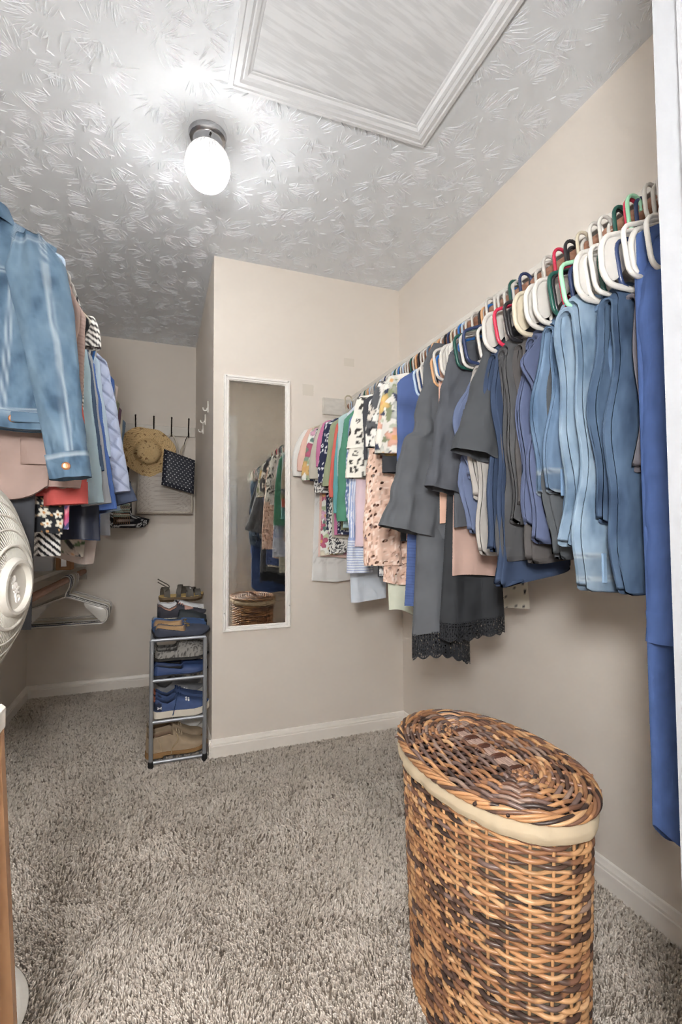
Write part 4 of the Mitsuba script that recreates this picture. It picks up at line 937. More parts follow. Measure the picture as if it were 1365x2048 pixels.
slacks(.660, 'jeans', 'jeans', 'mid blue jeans folded over a white hanger, right of the pale pair', 'mid blue jeans right of the pale pair', 'white', jean_fn(denim('#385374', '#597592', '#20344d', .45), None, .11), dict(el=.20, er=-.02, Lf=.40, Lb=.42, res=.005, layers=2, sway=.009, d=.009))
slacks(.632, 'jeans', 'jeans', 'dark blue jeans with brass zip, between mid blue jeans and grey slacks', 'dark zipped jeans', 'white', jean_fn(denim('#2a405c', '#465f7a', '#172538', .4), None, .14, [(lambda e, z: np.where(z < -.42, e - .17 - .15 * (z + .5), 1), .0016, '#1c2534', '#8a7a54')]), dict(el=.215, er=-.03, Lf=.545, Lb=.42, res=.006, layers=2, sway=.008), htype='tubular', hslide=.03)
slacks(.606, 'trousers', 'trousers', 'grey slacks with long side seam, folded short beside the blue fleece robe', 'short-folded grey slacks', 'white', lines(plain('#5b5860', .12), [(lambda e, z: e - .165, .002, '#3c3a40', '#77747a')]), dict(el=.185, er=-.02, Lf=.33, Lb=.36, layers=2, d=.006))
FL = plain('#35528a', .16, 90)
def fleece_extra(k, rl, sd):
    rl.put(k, 'belt', sleeve(L=.62, top=(.21, -.62), a0=.012, a1=.012, b0=.004, b1=.004, out=.004, side=1, seed=5, y0=-.03), FL, label='tie belt')
top(.574, 'robe', 'robe', 'long royal blue fleece robe next to the doorway', 'royal blue fleece robe', 'white', FL, dict(L=1.10, hem=.20, d=.020, fold=.010, nf=1.4, low=lambda E: -.05 * np.clip((E - .1) * 10, 0, 1) ** 2, res=.012), dict(L=.66, top=(.14, -.155), out=.018, bow=1, a0=.065, a1=.045, b0=.026, b1=.026, y0=-.020, wr=.008), cuff=.93, htype='paddle', slide=.0)

# the tops and trousers packed in between: each its own garment on its own hanger
FCOL = [('slate blue', '#6f86a6'), ('cream', '#d9d2c2'), ('dusty rose', '#c79aa0'), ('navy', '#2f3a58'), ('white', '#dedcd8'), ('grey', '#8d9096'), ('sage', '#9aa88f'), ('sand', '#c9b59a'), ('sky blue', '#9fb7d6'), ('black', '#2b2c30'), ('lilac', '#b6a6c6'), ('burgundy', '#6d2f42'), ('teal', '#3f7480'), ('mustard', '#c79f4f')]
used = sorted([2.335, 2.285, 2.245, 2.20, 2.16, 2.12, 2.08, 2.04, 2.0, 1.965, 1.93, 1.895, 1.86, 1.815, 1.78, 1.74, 1.70, 1.655, 1.615, 1.575, 1.515, 1.475, 1.43, 1.39, 1.345, 1.305, 1.235, 1.195])
HC = ['white', 'white', 'pale blue', 'white', 'navy', 'white', 'cream', 'slate', 'white', 'tan', 'green', 'white']
fi = 0
for a, b in zip(used[:-1], used[1:]):
    Y = (a + b) / 2; nm, hx = FCOL[fi % len(FCOL)]; pos = int(round((2.36 - Y) * 50)); hc = HC[fi % len(HC)]
    top(Y, 'camisole', 'camisole', '%s sleeveless top, barely visible between its neighbours on the right rod' % nm, '%s sleeveless top between its neighbours on the right rod' % nm, hc, plain(hx), dict(L=.44 + .05 * (fi % 3), sh=(.17, -.145), hem=.17, d=.006, fold=.004, res=.03),
        group='%s sleeveless tops packed in the right row' % nm, hlabel='%s plastic hanger of a barely visible sleeveless top on the right rod' % hc, hgroup='%s hangers of sleeveless tops in the right row' % hc, phi=rng.uniform(-.03, .03))
    fi += 1
# empty hangers pushed in between the trousers near the doorway
EMP = [(1.255, 'white'), (1.215, 'tan'), (1.175, 'white'), (1.125, 'white'), (1.09, 'blue'), (1.055, 'white'), (1.02, 'black'), (.985, 'white'), (.948, 'white'), (.912, 'white'), (.878, 'black'), (.842, 'white'), (.808, 'navy'), (.772, 'white'), (.738, 'black'), (.705, 'red'), (.695, 'navy'), (.655, 'white'), (.645, 'green'), (.610, 'navy'), (.576, 'white'), (.544, 'white'), (.51, 'white'), (.495, 'white')]
for Y, hc in EMP:
    hanger('R', Y, hc, 'empty %s plastic hanger among the trousers on the right rod' % hc, 'tubular', rng.uniform(-.05, .05), rng.uniform(-.02, .03), 'empty %s hangers in the right row' % hc)
hanger('R', 2.262, 'cream', 'bare cream hanger sticking out past the far end of the right row', 'tubular', -.10, .055)

# ------------------------------------------------------------------ the left-hand row
def on_left(*a, **k): return top(*a, side='L', **k)
# denim jacket, its back to us
DEN = denim('#42637f', '#6a879d', '#2a435b', .4)
ST = ('#33506f', '#a3b2bd')
def back_fn(e, z, q):
    f0 = lines(DEN, [(lambda e, z: z + .205 + .04 * np.abs(e) , .005, *ST), (lambda e, z: e - .075 - .05 * (z + .6), .0045, *ST), (lambda e, z: e + .075 + .05 * (z + .6), .0045, *ST), (lambda e, z: z + .555, .004, *ST), (lambda e, z: z + .592, .003, *ST)])
    return f0(np.where(e > .32, e - .5, e), z, q)
def arm_fn(e, z, q): return lines(DEN, [(lambda e, z: (e - .25) - .028 - .03 * z, .004, *ST), (lambda e, z: z + .02, .004, *ST)])(e, z, q)
t = thing('denim_jacket', 'light blue denim jacket with copper buttons, back turned, at the upper left', 'jacket')
rl = Rail('L', 1.40, -.05)
JT = dict(L=.525, neck=(.075, -.068), sh=(.185, -.125), hem=.195, d=.024, fold=.012, nf=1.6, seed=77, res=.0042, waist=.02, dh=.024, hemw=.004)
rl.put(t, 'body', torso(**JT), back_fn)
m_ = torso(**{**JT, 'res': .0042}); hv = m_[0][:-1]; n_ = max(28, int(.8 / .0042)); hem_row = hv.reshape(-1, n_, 3)[-1]
band = np.array([hem_row * [1.015, 1.06, 0] + [0, 0, 1] * (hem_row[:, 2:] * [0, 0, 1] + [0, 0, dz]) for dz in (.038, .036, .018, 0, -.004)])
bv, bf = grid(band); rl.put(t, 'waistband', (bv, bf, (bv[:, 0], bv[:, 2], 0 * bv[:, 0])), lines(DEN, [(lambda e, z: z - hem_row[:, 2].mean() - .034, .002, *ST)]))
for e, zz in ((.10, -.574), (.155, -.570)):
    i = np.argmin(np.abs(hem_row[:, 0] - e) + hem_row[:, 1] * .5); y = hem_row[i, 1] * 1.06
    lm = lathe([(0, .0035), (.006, .004), (.0095, .002), (.010, -.002)], 18, axis=(0, -1, 0), at=(e, y, zz)); part(t, 'button', (rl(lm[0]), lm[1]), 'copper', smooth=30, label='copper button')
tabm = box(.10, .17, hem_row[i, 1] * 1.06 - .006, hem_row[i, 1] * 1.06 - .001, -.585, -.560, .002); rl.put(t, 'waist_tab', (*tabm, (tabm[0][:, 0], tabm[0][:, 2], 0 * tabm[0][:, 0])), DEN, smooth=False)
a = np.linspace(0, 2 * PI, 48, endpoint=False)
colr = [np.c_[(.068 + o) * np.cos(a), (.046 + o * .6) * np.sin(a), -.062 + h + .018 * np.cos(a) ** 2 * 0 - .012 * np.abs(np.cos(a))] for o, h in ((.0, -.012), (-.004, .03), (0, .036), (.010, .030), (.026, -.012), (.024, -.016))]
cv, cf = grid(np.array(colr)); rl.put(t, 'collar', (cv, cf, (cv[:, 0], cv[:, 2], 0 * cv[:, 0])), lines(DEN, [(lambda e, z: z + .060, .0015, *ST)]))
for s_ in (1, -1):
    SK = dict(L=.585, top=(.128, -.115), out=.108, bow=.9, a0=.078, a1=.043, b0=.030, b1=.034, wr=.016, side=s_, seed=78, res=.0045 if s_ > 0 else .02, y0=-.012, tilt=-.03)
    k = rl.put(t, 'sleeve', sleeve(**SK), arm_fn)
    rl.put(k, 'cuff', sleeve(**{**SK, 'seg': (.90, 1.003), 'grow': .004}), lines(DEN, [(lambda e, z: z + .535, .002, *ST)]))
    if s_ > 0:
        sm = sleeve(**{**SK, 'seg': (.90, 1.003), 'grow': .004})[0]; i = np.argmin(np.abs(sm[:, 0] - .235) + np.abs(sm[:, 2] + .695) + sm[:, 1] * .6)
        lm = lathe([(0, .0035), (.006, .004), (.0095, .002), (.010, -.002)], 18, axis=(0, -1, 0), at=(sm[i, 0], sm[i, 1] - .001, sm[i, 2])); part(k, 'button', (rl(lm[0]), lm[1]), 'copper', smooth=30, label='copper button')
hanger('L', 1.40, 'pale blue', 'pale blue plastic hanger holding the denim jacket', 'tubular', -.05)
# dark denim shirt sleeve right behind it
DD = denim('#3f6088', '#6788ac', '#20344f', .35)
on_left(1.48, 'denim_shirt', 'shirt', 'darker denim shirt just behind the denim jacket, its cuff turned back', 'darker denim shirt', 'white', DD, dict(L=.5, res=.01, d=.014, fold=.006), dict(L=.515, top=(.125, -.13), out=.085, bow=1, a0=.06, a1=.048, b0=.022, b1=.026, wr=.012, res=.006), cuff=.86,
        cufffn=lines(DD, [(lambda e, z: np.mod(z, .022) - .011, .0012, '#20344f', '#cfd6da')]), phi=-.05)
PINK = plain('#a58a80', .10)
on_left(1.528, 'cardigan', 'cardigan', 'dusty pink draped cardigan with raw edges, under the denim jacket', 'dusty pink draped cardigan', 'white', PINK, dict(L=.72, hem=.150, d=.012, fold=.012, nf=2.2, res=.01, hemw=.03, low=lambda E: -.10 * np.clip((E + .02) * 6, -.3, 1)), dict(L=.5, out=-.04, a0=.07, a1=.05, b0=.02, b1=.03))
on_left(1.562, 'sweater', 'sweater', 'blush pink sweater with finely ribbed sleeve, under the denim jacket', 'blush ribbed sweater', 'white', knit('#ad9086', .011, .28), dict(L=.60, hem=.165, d=.014, fold=.008, res=.006), dict(L=.555, out=-.005, a0=.062, a1=.058, b0=.024, b1=.028, res=.0045), cuff=.93)
on_left(1.592, 'leggings', 'trousers', 'charcoal long trousers behind the fan, lowest of the left row', 'charcoal long trousers', 'black', plain('#45484f', .1), dict(L=.93, neck=(.06, -.2), sh=(.07, -.22), hem=.062, e0=.04, d=.013, fold=.006))
on_left(1.622, 'coat', 'coat', 'bright red coat with folded sleeve below the denim cuff', 'bright red coat', 'white', plain('#c2463f', .1), dict(L=.66, hem=.172, d=.016, fold=.010), dict(L=.60, top=(.13, -.15), out=.05, bow=1, a0=.07, a1=.056, b0=.024, b1=.030, wr=.006), cuff=.9)
DAISY = floral('#25272c', ['#e8e2d2', '#ded6c2'], .034, .0150, None, 61, petals=5, centre='#c98a3e', line=None)
def daisy(e, z, q):
    o = DAISY(e, z, q); d2 = dots('#000000', '#ffffff', .024, .0032, 90)(e, z, q)[:, 0] > .5; k = d2 & (o.max(1) < .05); o[k] = lin('#b98646'); return o
on_left(1.66, 'dress', 'dress', 'black dress with cream daisies and ochre dots', 'black daisy dress', 'black', daisy, dict(L=.775, hem=.165, d=.018, fold=.012, nf=2.4, res=.0036), dict(L=.2, out=-.02))
ZIG = zigzag(['#e04a7a', '#f08aa2', '#8a6fc0', '#b9a2dc', '#4a4f86', '#d45a9a'], .10, .018, .022)
on_left(1.70, 'scarf', 'scarf', 'pink and purple zigzag scarf, beside the black daisy dress', 'zigzag scarf', 'white', ZIG, dict(L=.65, neck=(.02, -.2), sh=(.032, -.22), hem=.030, e0=.145, d=.012, fold=.006, res=.0045))
STP = stripes('#e6e4de', '#3c3a3a', .012, .55, .5)
on_left(1.775, 'blouse', 'blouse', 'black and white striped blouse with short stiff shoulder, above the quilted jacket', 'striped short-sleeved blouse', 'white', STP, dict(L=.55, sh=(.2, -.15), d=.012, fold=.006, res=.006), dict(L=.07, out=.03, a0=.06, a1=.05, b0=.02, b1=.022, res=.004), STP)
CHV = stripes('#e9e7e2', '#222327', .0155, .5, PI / 4, chev=.075)
on_left(1.815, 'skirt', 'skirt', 'black and white chevron striped skirt, hem just above the boxes', 'chevron skirt', 'black', CHV, dict(L=.725, neck=(.10, -.2), sh=(.11, -.22), hem=.135, e0=.0, d=.016, fold=.010, res=.0045))
on_left(1.85, 'shirt', 'shirt', 'pale aqua shirt with long flat sleeve right of the red coat', 'pale aqua shirt', 'white', plain('#a5c6d4', .07), dict(L=.60, d=.012, fold=.007), dict(L=.585, top=(.12, -.15), out=.075, bow=1, a0=.07, a1=.06, b0=.020, b1=.024, wr=.007), cuff=.80)
on_left(1.89, 'sweater', 'sweater', 'navy ribbed sweater with short cuff between aqua and grey sleeves', 'navy ribbed sweater', 'navy', plain('#3f5878', .12), dict(L=.58, d=.012, fold=.007), dict(L=.47, top=(.13, -.15), out=.07, bow=1, a0=.065, a1=.05, b0=.022, b1=.024, wr=.008), cuff=.82)
on_left(1.93, 'cardigan', 'cardigan', 'soft grey cardigan sleeve left of the royal blue one', 'soft grey cardigan', 'white', plain('#9ea3ac', .1), dict(L=.66, d=.012, fold=.007), dict(L=.585, top=(.13, -.15), out=.095, bow=1, a0=.065, a1=.05, b0=.022, b1=.024))
on_left(1.97, 'dress', 'dress', 'dark navy velvet dress with straight hem under the pale shirts', 'dark navy dress', 'navy', plain('#1d2438', .25, 9), dict(L=.80, hem=.235, d=.016, fold=.008, hemw=.003), bsdf='satin')
on_left(2.01, 'sweater', 'sweater', 'royal blue sweater with long sleeve left of the quilted jacket', 'royal blue sweater', 'blue', plain('#3f6ab8', .1), dict(L=.70, hem=.20, d=.012, fold=.007), dict(L=.60, top=(.13, -.15), out=.10, bow=1, a0=.065, a1=.055, b0=.022, b1=.026), cuff=.92)
on_left(2.045, 'shirt', 'shirt', 'pale sky blue shirt showing at the shoulder beside the quilted jacket', 'pale sky blue shirt', 'white', plain('#aec7dd', .08), dict(L=.6, d=.012, fold=.006), dict(L=.40, top=(.14, -.15), out=.07, bow=.9, a0=.07, a1=.05, b0=.02, b1=.022))
# quilted jacket: diamond quilting stands out of the surface
def QC(e, z, q):
    o = plain('#a9b6d6', .05)(e, z, q); P_ = .062
    for u in (e + z * .9, e - z * .9): k = .45 * np.exp(-((np.mod(u / P_ + .5, 1) - .5) * P_ / .003) ** 2)[:, None]; o = o * (1 - k) + lin('#7683a8') * k
    return o
def quilt(m, P_=.062):
    v, f, pc = m; e, z, q = pc
    a, b = np.mod((e + z * .9) / P_, 1) - .5, np.mod((e - z * .9) / P_, 1) - .5
    puff = np.clip((.5 - np.abs(a)) * 6, 0, 1) * np.clip((.5 - np.abs(b)) * 6, 0, 1)
    g = np.minimum(.5 - np.abs(a), .5 - np.abs(b)) * P_
    v = v.copy(); sgn = np.sign(q) ; v[:, 1] += sgn * (puff ** .6 - .6) * .012
    return v, f, pc
t = thing('quilted_jacket', 'lavender blue diamond-quilted jacket, outermost of the left row', 'jacket')
rl = Rail('L', 2.115, -.06)
rl.put(t, 'body', quilt(torso(L=.62, sh=(.195, -.14), hem=.21, d=.016, fold=.005, seed=91, res=.006)), QC)
for s_ in (1, -1): rl.put(t, 'sleeve', quilt(sleeve(L=.555, top=(.125, -.125), out=.145, bow=.72, a0=.088, a1=.060, b0=.026, b1=.030, wr=.008, side=s_, seed=92, res=.0055 if s_ > 0 else .02)), QC)
hanger('L', 2.115, 'white', 'white plastic hanger holding the quilted jacket', 'tubular', -.06)
on_left(2.185, 'sweater', 'sweater', 'slate navy sweater whose cuff shows right of the quilted jacket', 'slate navy sweater', 'grey', plain('#44506a', .1), dict(L=.58, d=.012, fold=.006), dict(L=.565, top=(.13, -.15), out=.165, bow=1.2, a0=.06, a1=.052, b0=.022, b1=.026), cuff=.88)
on_left(2.235, 'blouse', 'blouse', 'sky blue and navy panelled blouse, hem below the quilted sleeve', 'panelled blue blouse', 'white', stripes('#a9c6e8', '#27375c', .12, .5, PI / 2), dict(L=.64, hem=.225, d=.012, fold=.006, res=.008), dict(L=.6, top=(.13, -.15), out=.11, bow=1.1, a0=.06, a1=.045))
on_left(2.295, 'blouse', 'blouse', 'cobalt blue blouse, hem left of the black and white flowered bag', 'cobalt blouse', 'white', plain('#3a62ae', .1), dict(L=.80, hem=.20, d=.012, fold=.006), dict(L=.3, out=.02))
on_left(2.36, 'tee_shirt', 'tee shirt', 'plain grey tee shirt with long hem, beside the cobalt blouse', 'plain grey tee', 'white', plain('#8d9097', .1), dict(L=.78, hem=.235, d=.012, fold=.006), dict(L=.3, out=.02))
on_left(2.44, 'blouse', 'blouse', 'beige blouse with green and black flowers, hem above the plastic bag', 'beige flowered blouse', 'white', floral('#cfc4b6', ['#c9bfae', '#d6c2b4'], .07, .03, ['#5f7a52', '#39393c'], 95), dict(L=.86, hem=.14, d=.014, fold=.010, e0=-.02, res=.008, hemw=.02), dict(L=.3, out=-.02))
on_left(2.54, 'blouse', 'blouse', 'rosy beige blouse with hanging tie, right of the flowered one', 'rosy beige blouse', 'cream', plain('#c6b3aa', .08), dict(L=.90, hem=.10, e0=.05, d=.014, fold=.008, hemw=.02), dict(L=.3, out=-.03))
for i, (Y, nm, hx) in enumerate(((2.68, 'olive', '#7d7f66'), (2.82, 'plum', '#6a4a5c'), (2.98, 'ecru', '#d2c8b4'), (3.14, 'steel blue', '#66809c'))):
    on_left(Y, 'shirt', 'shirt', '%s shirt hidden deep in the upper left row' % nm, '%s shirt deep in the left row' % nm, 'white', plain(hx), dict(L=.56, d=.012, fold=.006, res=.02), dict(L=.3, out=.0, res=.02))

# ------------------------------------------------------------------ low left shelf: boxes, plastic bag; empty hangers below
SZ = .866
t = thing('cardboard_box', 'small white carton with lid on the low left shelf', 'box')
part(t, 'body', box(-.635, -.552, 3.02, 3.10, SZ, SZ + .078, .002), 'white_card', smooth=False); part(t, 'lid', box(-.638, -.549, 3.017, 3.103, SZ + .066, SZ + .094, .002), 'white_card', smooth=False)
t = thing('cardboard_box', 'small brown carton with a clear window on the low left shelf', 'box')
part(t, 'body', cat_([box(-.538, -.462, 3.058, 3.16, SZ, SZ + .095, .002)]), 'cardboard', smooth=False)
part(t, 'window_frame', cat_([box(-.520, -.512, 3.0555, 3.058, SZ + .018, SZ + .08), box(-.486, -.478, 3.0555, 3.058, SZ + .018, SZ + .08), box(-.520, -.478, 3.0555, 3.058, SZ + .078, SZ + .084), box(-.520, -.478, 3.0555, 3.058, SZ + .014, SZ + .020)]), 'wood', smooth=False)
part(t, 'window', box(-.513, -.485, 3.0565, 3.058, SZ + .019, SZ + .079), 'chrome', smooth=False, label='shiny clear window')
t = thing('cardboard_box', 'flat white carton lying behind the charcoal trousers on the low shelf', 'box')
part(t, 'body', box(-.76, -.645, 2.5, 2.72, SZ, SZ + .06, .002), 'white_card', smooth=False)
bagm = trimesh.creation.icosphere(4, .07); bvv = np.array(bagm.vertices); nn_ = meshkit.fbm(bvv * 30, 3, 4) - .5; nb = meshkit.noise(bvv * 85, 7) - .5
bvv = bvv * (1 + .5 * nn_ + .18 * nb)[:, None] * [1.0, 1.1, .85]; bvv[:, 2] = np.maximum(bvv[:, 2], -.055); bvv += [-.455, 3.27, SZ + .056]
mat('film', '#c9ccc9', .25, spec=.6)
single('plastic_bag', (bvv, np.array(bagm.faces)), 'film', 'crumpled translucent plastic bag at the end of the low left shelf', 'plastic bag')
LOW = (LX2, LZ2, 1)
for i, (Y, ph, hc, lb) in enumerate(((2.98, .04, 'white', 'front white hanger of the empty bunch on the low left rod'), (3.01, -.02, 'navy', 'navy hanger inside the empty bunch on the low left rod'), (3.035, .03, 'white', None), (3.06, -.03, 'black', 'black hanger inside the empty bunch on the low left rod'), (3.09, .02, 'white', None), (3.12, -.05, 'white', None), (3.16, .0, 'cream', 'cream hanger near the back of the empty bunch on the low left rod'), (3.21, -.06, 'white', None), (3.27, -.03, 'white', 'rearmost white hanger of the empty bunch on the low left rod'))):
    hanger('L', Y, hc, lb or 'white plastic hanger in the middle of the empty bunch on the low left rod', 'paddle' if i in (0, 4) else 'tubular', ph, 0, None if lb else 'white hangers amid the empty bunch', LOW)

# ------------------------------------------------------------------ hook rail, hat and bags at the end of the alcove
scene['straw'] = {'type': 'twosided', 'bsdf': {'type': 'principled', 'base_color': VC, 'roughness': 0.8, 'specular': 0.2}}
mat('taupe', '#9c9187', .6)
mat('rail_paint', '#c9c4bc', .4)
t = thing('hook_rail', 'pale hook rail with four dark double hooks on the alcove wall', 'hook rail')
part(t, 'board', box(-.46, .236, YA - .019, YA - .001, 1.766, 1.836, .003), 'rail_paint', smooth=False)
HKX = (-.166, -.047, .071, .188)
for x in HKX:
    p = smoothpath([[x, YA - .022, 1.775], [x, YA - .022, 1.81], [x, YA - .03, 1.84], [x, YA - .052, 1.862], [x, YA - .066, 1.884]], 14)
    q = smoothpath([[x, YA - .022, 1.79], [x, YA - .034, 1.768], [x, YA - .052, 1.760], [x, YA - .064, 1.772], [x, YA - .066, 1.786]], 12)
    part(t, 'hook', cat_([tube(p, .0042, 8), tube(q, .0040, 8), lathe([(0, .006), (.005, .004), (.0065, 0), (.005, -.004), (0, -.006)], 10, at=(x, YA - .067, 1.887))]), 'dark_metal', smooth=40)
# straw hat
ax = np.array([.10, -.93, -.22]); ax /= np.linalg.norm(ax); hx_ = np.cross([0, 0, 1.0], ax); hx_ /= np.linalg.norm(hx_); hz_ = np.cross(ax, hx_)
HC_ = np.array([-.083, YA - .160, 1.622])
def hat():
    rows_, cols_ = [], []; n = 150; th = np.arange(n) / n * 2 * PI
    prof = [(.004, .098), (.025, .098), (.045, .093), (.06, .080), (.068, .06), (.073, .035), (.077, .012), (.082, .002)] 
    pr = smoothpath(prof, 34); br = np.stack([np.linspace(.084, .152, 30), np.linspace(.001, -.004, 30)], 1)
    P = np.vstack([pr, br]); 
    w = np.clip((P[:, 0] - .085) / .067, 0, 1)[:, None]
    ell = 1 + w * (.06 * np.cos(2 * th + .8) + .035 * np.sin(3 * th) + .02 * np.sin(7 * th))[None]
    r_ = P[:, 0, None] * ell; h_ = P[:, 1, None] + w * (.018 * np.sin(2 * th + 2.3) + .012 * np.sin(3 * th + 1) + .006 * np.sin(8 * th))[None]
    kn = .5 + .5 * np.sin(np.arange(len(P)) * 1.35 * 2)[:, None] * np.sin(th * 46 + np.arange(len(P))[:, None] * PI * .5)[...]
    h_ = h_ + .0022 * kn
    r_ = r_ * 1.13
    V = HC_ + r_[..., None] * (np.cos(th)[None, :, None] * hx_ + np.sin(th)[None, :, None] * hz_) + h_[..., None] * ax
    base = lin('#d9bb8c')[None, None] * (.55 + .55 * kn[..., None]); hol = meshkit.noise(np.stack([r_ * np.cos(th) * 120, r_ * np.sin(th) * 120, 0 * r_], -1)) > .80
    base = np.where(hol[..., None] & (P[:, 0] > .03)[:, None, None], lin('#8a6a44'), base)
    v, f = grid(V, True, True, False); return (v, f), np.vstack([base.reshape(-1, 3), base[0].mean(0)[None]])
m, c_ = hat()
t = thing('straw_hat', 'floppy crocheted straw hat hanging on the hook rail', 'hat'); part(t, 'body', m, 'straw', smooth=True, color=c_)
part(t, 'cord', tube(smoothpath([[-.12, 3.545, 1.765], [-.09, 3.58, 1.775], [-.047, 3.612, 1.7665], [-.03, 3.58, 1.772], [-.01, 3.545, 1.76]], 16), .0018, 5), 'cardboard', label='hanging cord')
# checked tote
def bagbox(x0, x1, y0, y1, z0, z1, taper, seed, n=70, res=30, bulge=.012, r=.02, skew=(0, 0)):
    zz = np.linspace(z0, z1, res); out = []
    th = np.arange(n) / n * 2 * PI
    for z in zz:
        k = (z - z0) / (z1 - z0); w = (x1 - x0) / 2 * (1 - taper * k); d = (y1 - y0) / 2 * (1 - .35 * k) + bulge * math.sin(PI * k)
        rd = min(1, k * 9) ** .5; w, d = w * (.93 + .07 * rd), d * (.8 + .2 * rd)
        out.append(np.c_[(x0 + x1) / 2 + w * sp(np.cos(th), .28) + skew[0] * k, (y0 + y1) / 2 + d * sp(np.sin(th), .38) + .0 * k, z + skew[1] * np.cos(th) + 0 * th])
    P = np.array(out); P += ((meshkit.fbm(P * 14, 2, seed) - .5) * .010)[..., None] * [0, 1, .3]
    v, f = grid(P, True, True, True); pc = (np.r_[P[..., 0].ravel(), 0, 0], np.r_[P[..., 2].ravel(), z0, z1], np.r_[P[..., 1].ravel(), 0, 0]); return v, f, pc
t = thing('tote_bag', 'grey tote bag with faint diamond weave, hanging behind the hat', 'bag')
bm = bagbox(-.155, .222, 3.548, 3.648, 1.205, 1.50, .05, 5, n=150, res=60, skew=(0, .0))
def tote_col(pc):
    e, z, q = pc; o = np.tile(lin('#bfb8b1'), (len(e), 1)); a, b = np.mod((e + z) / .034, 1), np.mod((e - z) / .034, 1)
    k = ((a < .18) | (b < .18)) & (np.mod((e + z * 3) / .009, 1) < .6); o[k] = lin('#aaa199'); edge = (np.abs(e - .0335) > .172) | (z < 1.215); o[edge] = lin('#d8d2c6'); return o
part(t, 'body', bm[:2], 'leather', smooth=True, color=tote_col(bm[2]))
part(t, 'base', box(-.150, .217, 3.552, 3.644, 1.198, 1.212, .004), 'taupe', smooth=False, label='taupe base')
for y in (3.575, 3.625):
    part(t, 'handle', tube(smoothpath([[-.02, y, 1.49], [.0, y, 1.60], [.055, y + (3.612 - y) * .7, 1.755], [.071, 3.612, 1.7715], [.085, y + (3.612 - y) * .7, 1.755], [.13, y, 1.60], [.15, y, 1.49]], 30), .0055, 8), 'leather', color=np.tile(lin('#cfc8bb'), (242, 1)))
# navy pouch with white hearts
t = thing('pouch', 'black pouch with tiny white hearts hanging from the rightmost hook', 'pouch')
n1, n2 = 90, 100
U, W_ = np.meshgrid(np.linspace(0, 1, n1), np.linspace(0, 1, n2), indexing='ij')
TL, TR, BR, BL = np.array([.020, 3.42, 1.632]), np.array([.222, 3.44, 1.566]), np.array([.212, 3.40, 1.330]), np.array([.006, 3.38, 1.386])
Pf = (TL[None, None] * ((1 - U) * (1 - W_))[..., None] + TR * (U * (1 - W_))[..., None] + BR * (U * W_)[..., None] + BL * ((1 - U) * W_)[..., None])
nrm_ = np.cross(TR - TL, BL - TL); nrm_ /= np.linalg.norm(nrm_); nrm_ = -nrm_ if nrm_[1] > 0 else nrm_
edge = np.minimum(np.minimum(U, 1 - U), np.minimum(W_, 1 - W_)); hgt = .028 * np.clip(edge * 9, 0, 1) ** .5 + .006 * (meshkit.fbm(Pf * 12, 2, 3) - .5)
front = Pf + nrm_ * hgt[..., None]; back = Pf - nrm_ * (hgt * .7)[..., None]
uu, vv = (U * .21).ravel(), (W_ * .245).ravel()
row = np.floor(vv / .0165); cx = np.mod(uu + np.mod(row, 2) * .0125, .025) - .0125; cy = np.mod(vv, .0165) - .008
heart = ((np.abs(cx) < .0034) & (cy > -.003) & (cy < .0032 - np.abs(cx) * 1.3)) 
colp = np.where(heart[:, None], lin('#e2e2e6'), lin('#262833'))
fv, ff = grid(front, False); bv_, bf_ = grid(back, False)
part(t, 'body', (np.vstack([fv, bv_]), np.vstack([ff, bf_[:, ::-1] + len(fv)])), 'satin', smooth=True, color=np.vstack([colp, np.tile(lin('#262833'), (len(bv_), 1))]))
part(t, 'strap', cat_([tube([[.125, 3.45, 1.595], [.135, 3.47, 1.64], [.150, 3.50, 1.675]], .008, 8, flat=.35)]), 'leather', color=np.tile(lin('#b3a898'), (26, 1)), label='short leather strap')
part(t, 'chain', tube(smoothpath([[.150, 3.50, 1.672], [.160, 3.53, 1.71], [.178, 3.58, 1.755], [.188, 3.612, 1.7660]], 12), .0022, 6), 'dark_metal')
# flowered soft bag, knitted scarf
FB = leopard('#1f2026', '#d6d7da', .030, .0135, 15)
bm = bagbox(-.36, -.055, 3.53, 3.64, 1.105, 1.42, .15, 9, n=130, res=60, bulge=.01)
v_ = bm[0]; k_ = np.clip((1.22 - v_[:, 2]) / .12, 0, 1); v_[:, 0] = -.2075 + (v_[:, 0] + .2075) * (1 - .28 * k_ ** 2); u_ = np.clip((v_[:, 2] - 1.165) / .03, 0, 1); v_[:, 0] = -.36 + (v_[:, 0] + .36) * (1 - .40 * u_)
t = thing('shoulder_bag', 'black and white flowered fabric bag, lowest on the hook rail', 'bag'); part(t, 'body', (v_, bm[1]), 'cloth', smooth=True, color=FB(*bm[2]))
part(t, 'strap', tube(smoothpath([[-.29, 3.59, 1.41], [-.24, 3.60, 1.60], [-.172, 3.615, 1.7715], [-.165, 3.615, 1.7715], [-.19, 3.60, 1.60], [-.20, 3.59, 1.41]], 24), .006, 8), 'cloth', color=np.tile(lin('#26272c'), (194, 1)))
zs = np.linspace(1.39, 1.175, 50); xs = np.linspace(-.285, -.185, 18)
fr_ = np.array([[[x + .004 * math.sin(z * 30), 3.485 + .006 * math.sin(x * 90 + z * 8), z] for x in xs] for z in zs]); bk_ = fr_[:, ::-1] + [0, .012, 0]
sm = np.concatenate([fr_, bk_], 1); v, f = grid(sm, True, True, True)
KN = zigzag(['#5f8a86', '#d8d2c4', '#7a5547', '#2f3a3c', '#a9c2bb', '#8c6a55'], .036, .010, .012)
t = thing('scarf', 'teal, brown and cream zigzag knitted scarf hanging left of the tote', 'scarf'); part(t, 'cloth', (v, f), 'cloth', smooth=True, color=KN(v[:, 0], v[:, 2], v[:, 1]))
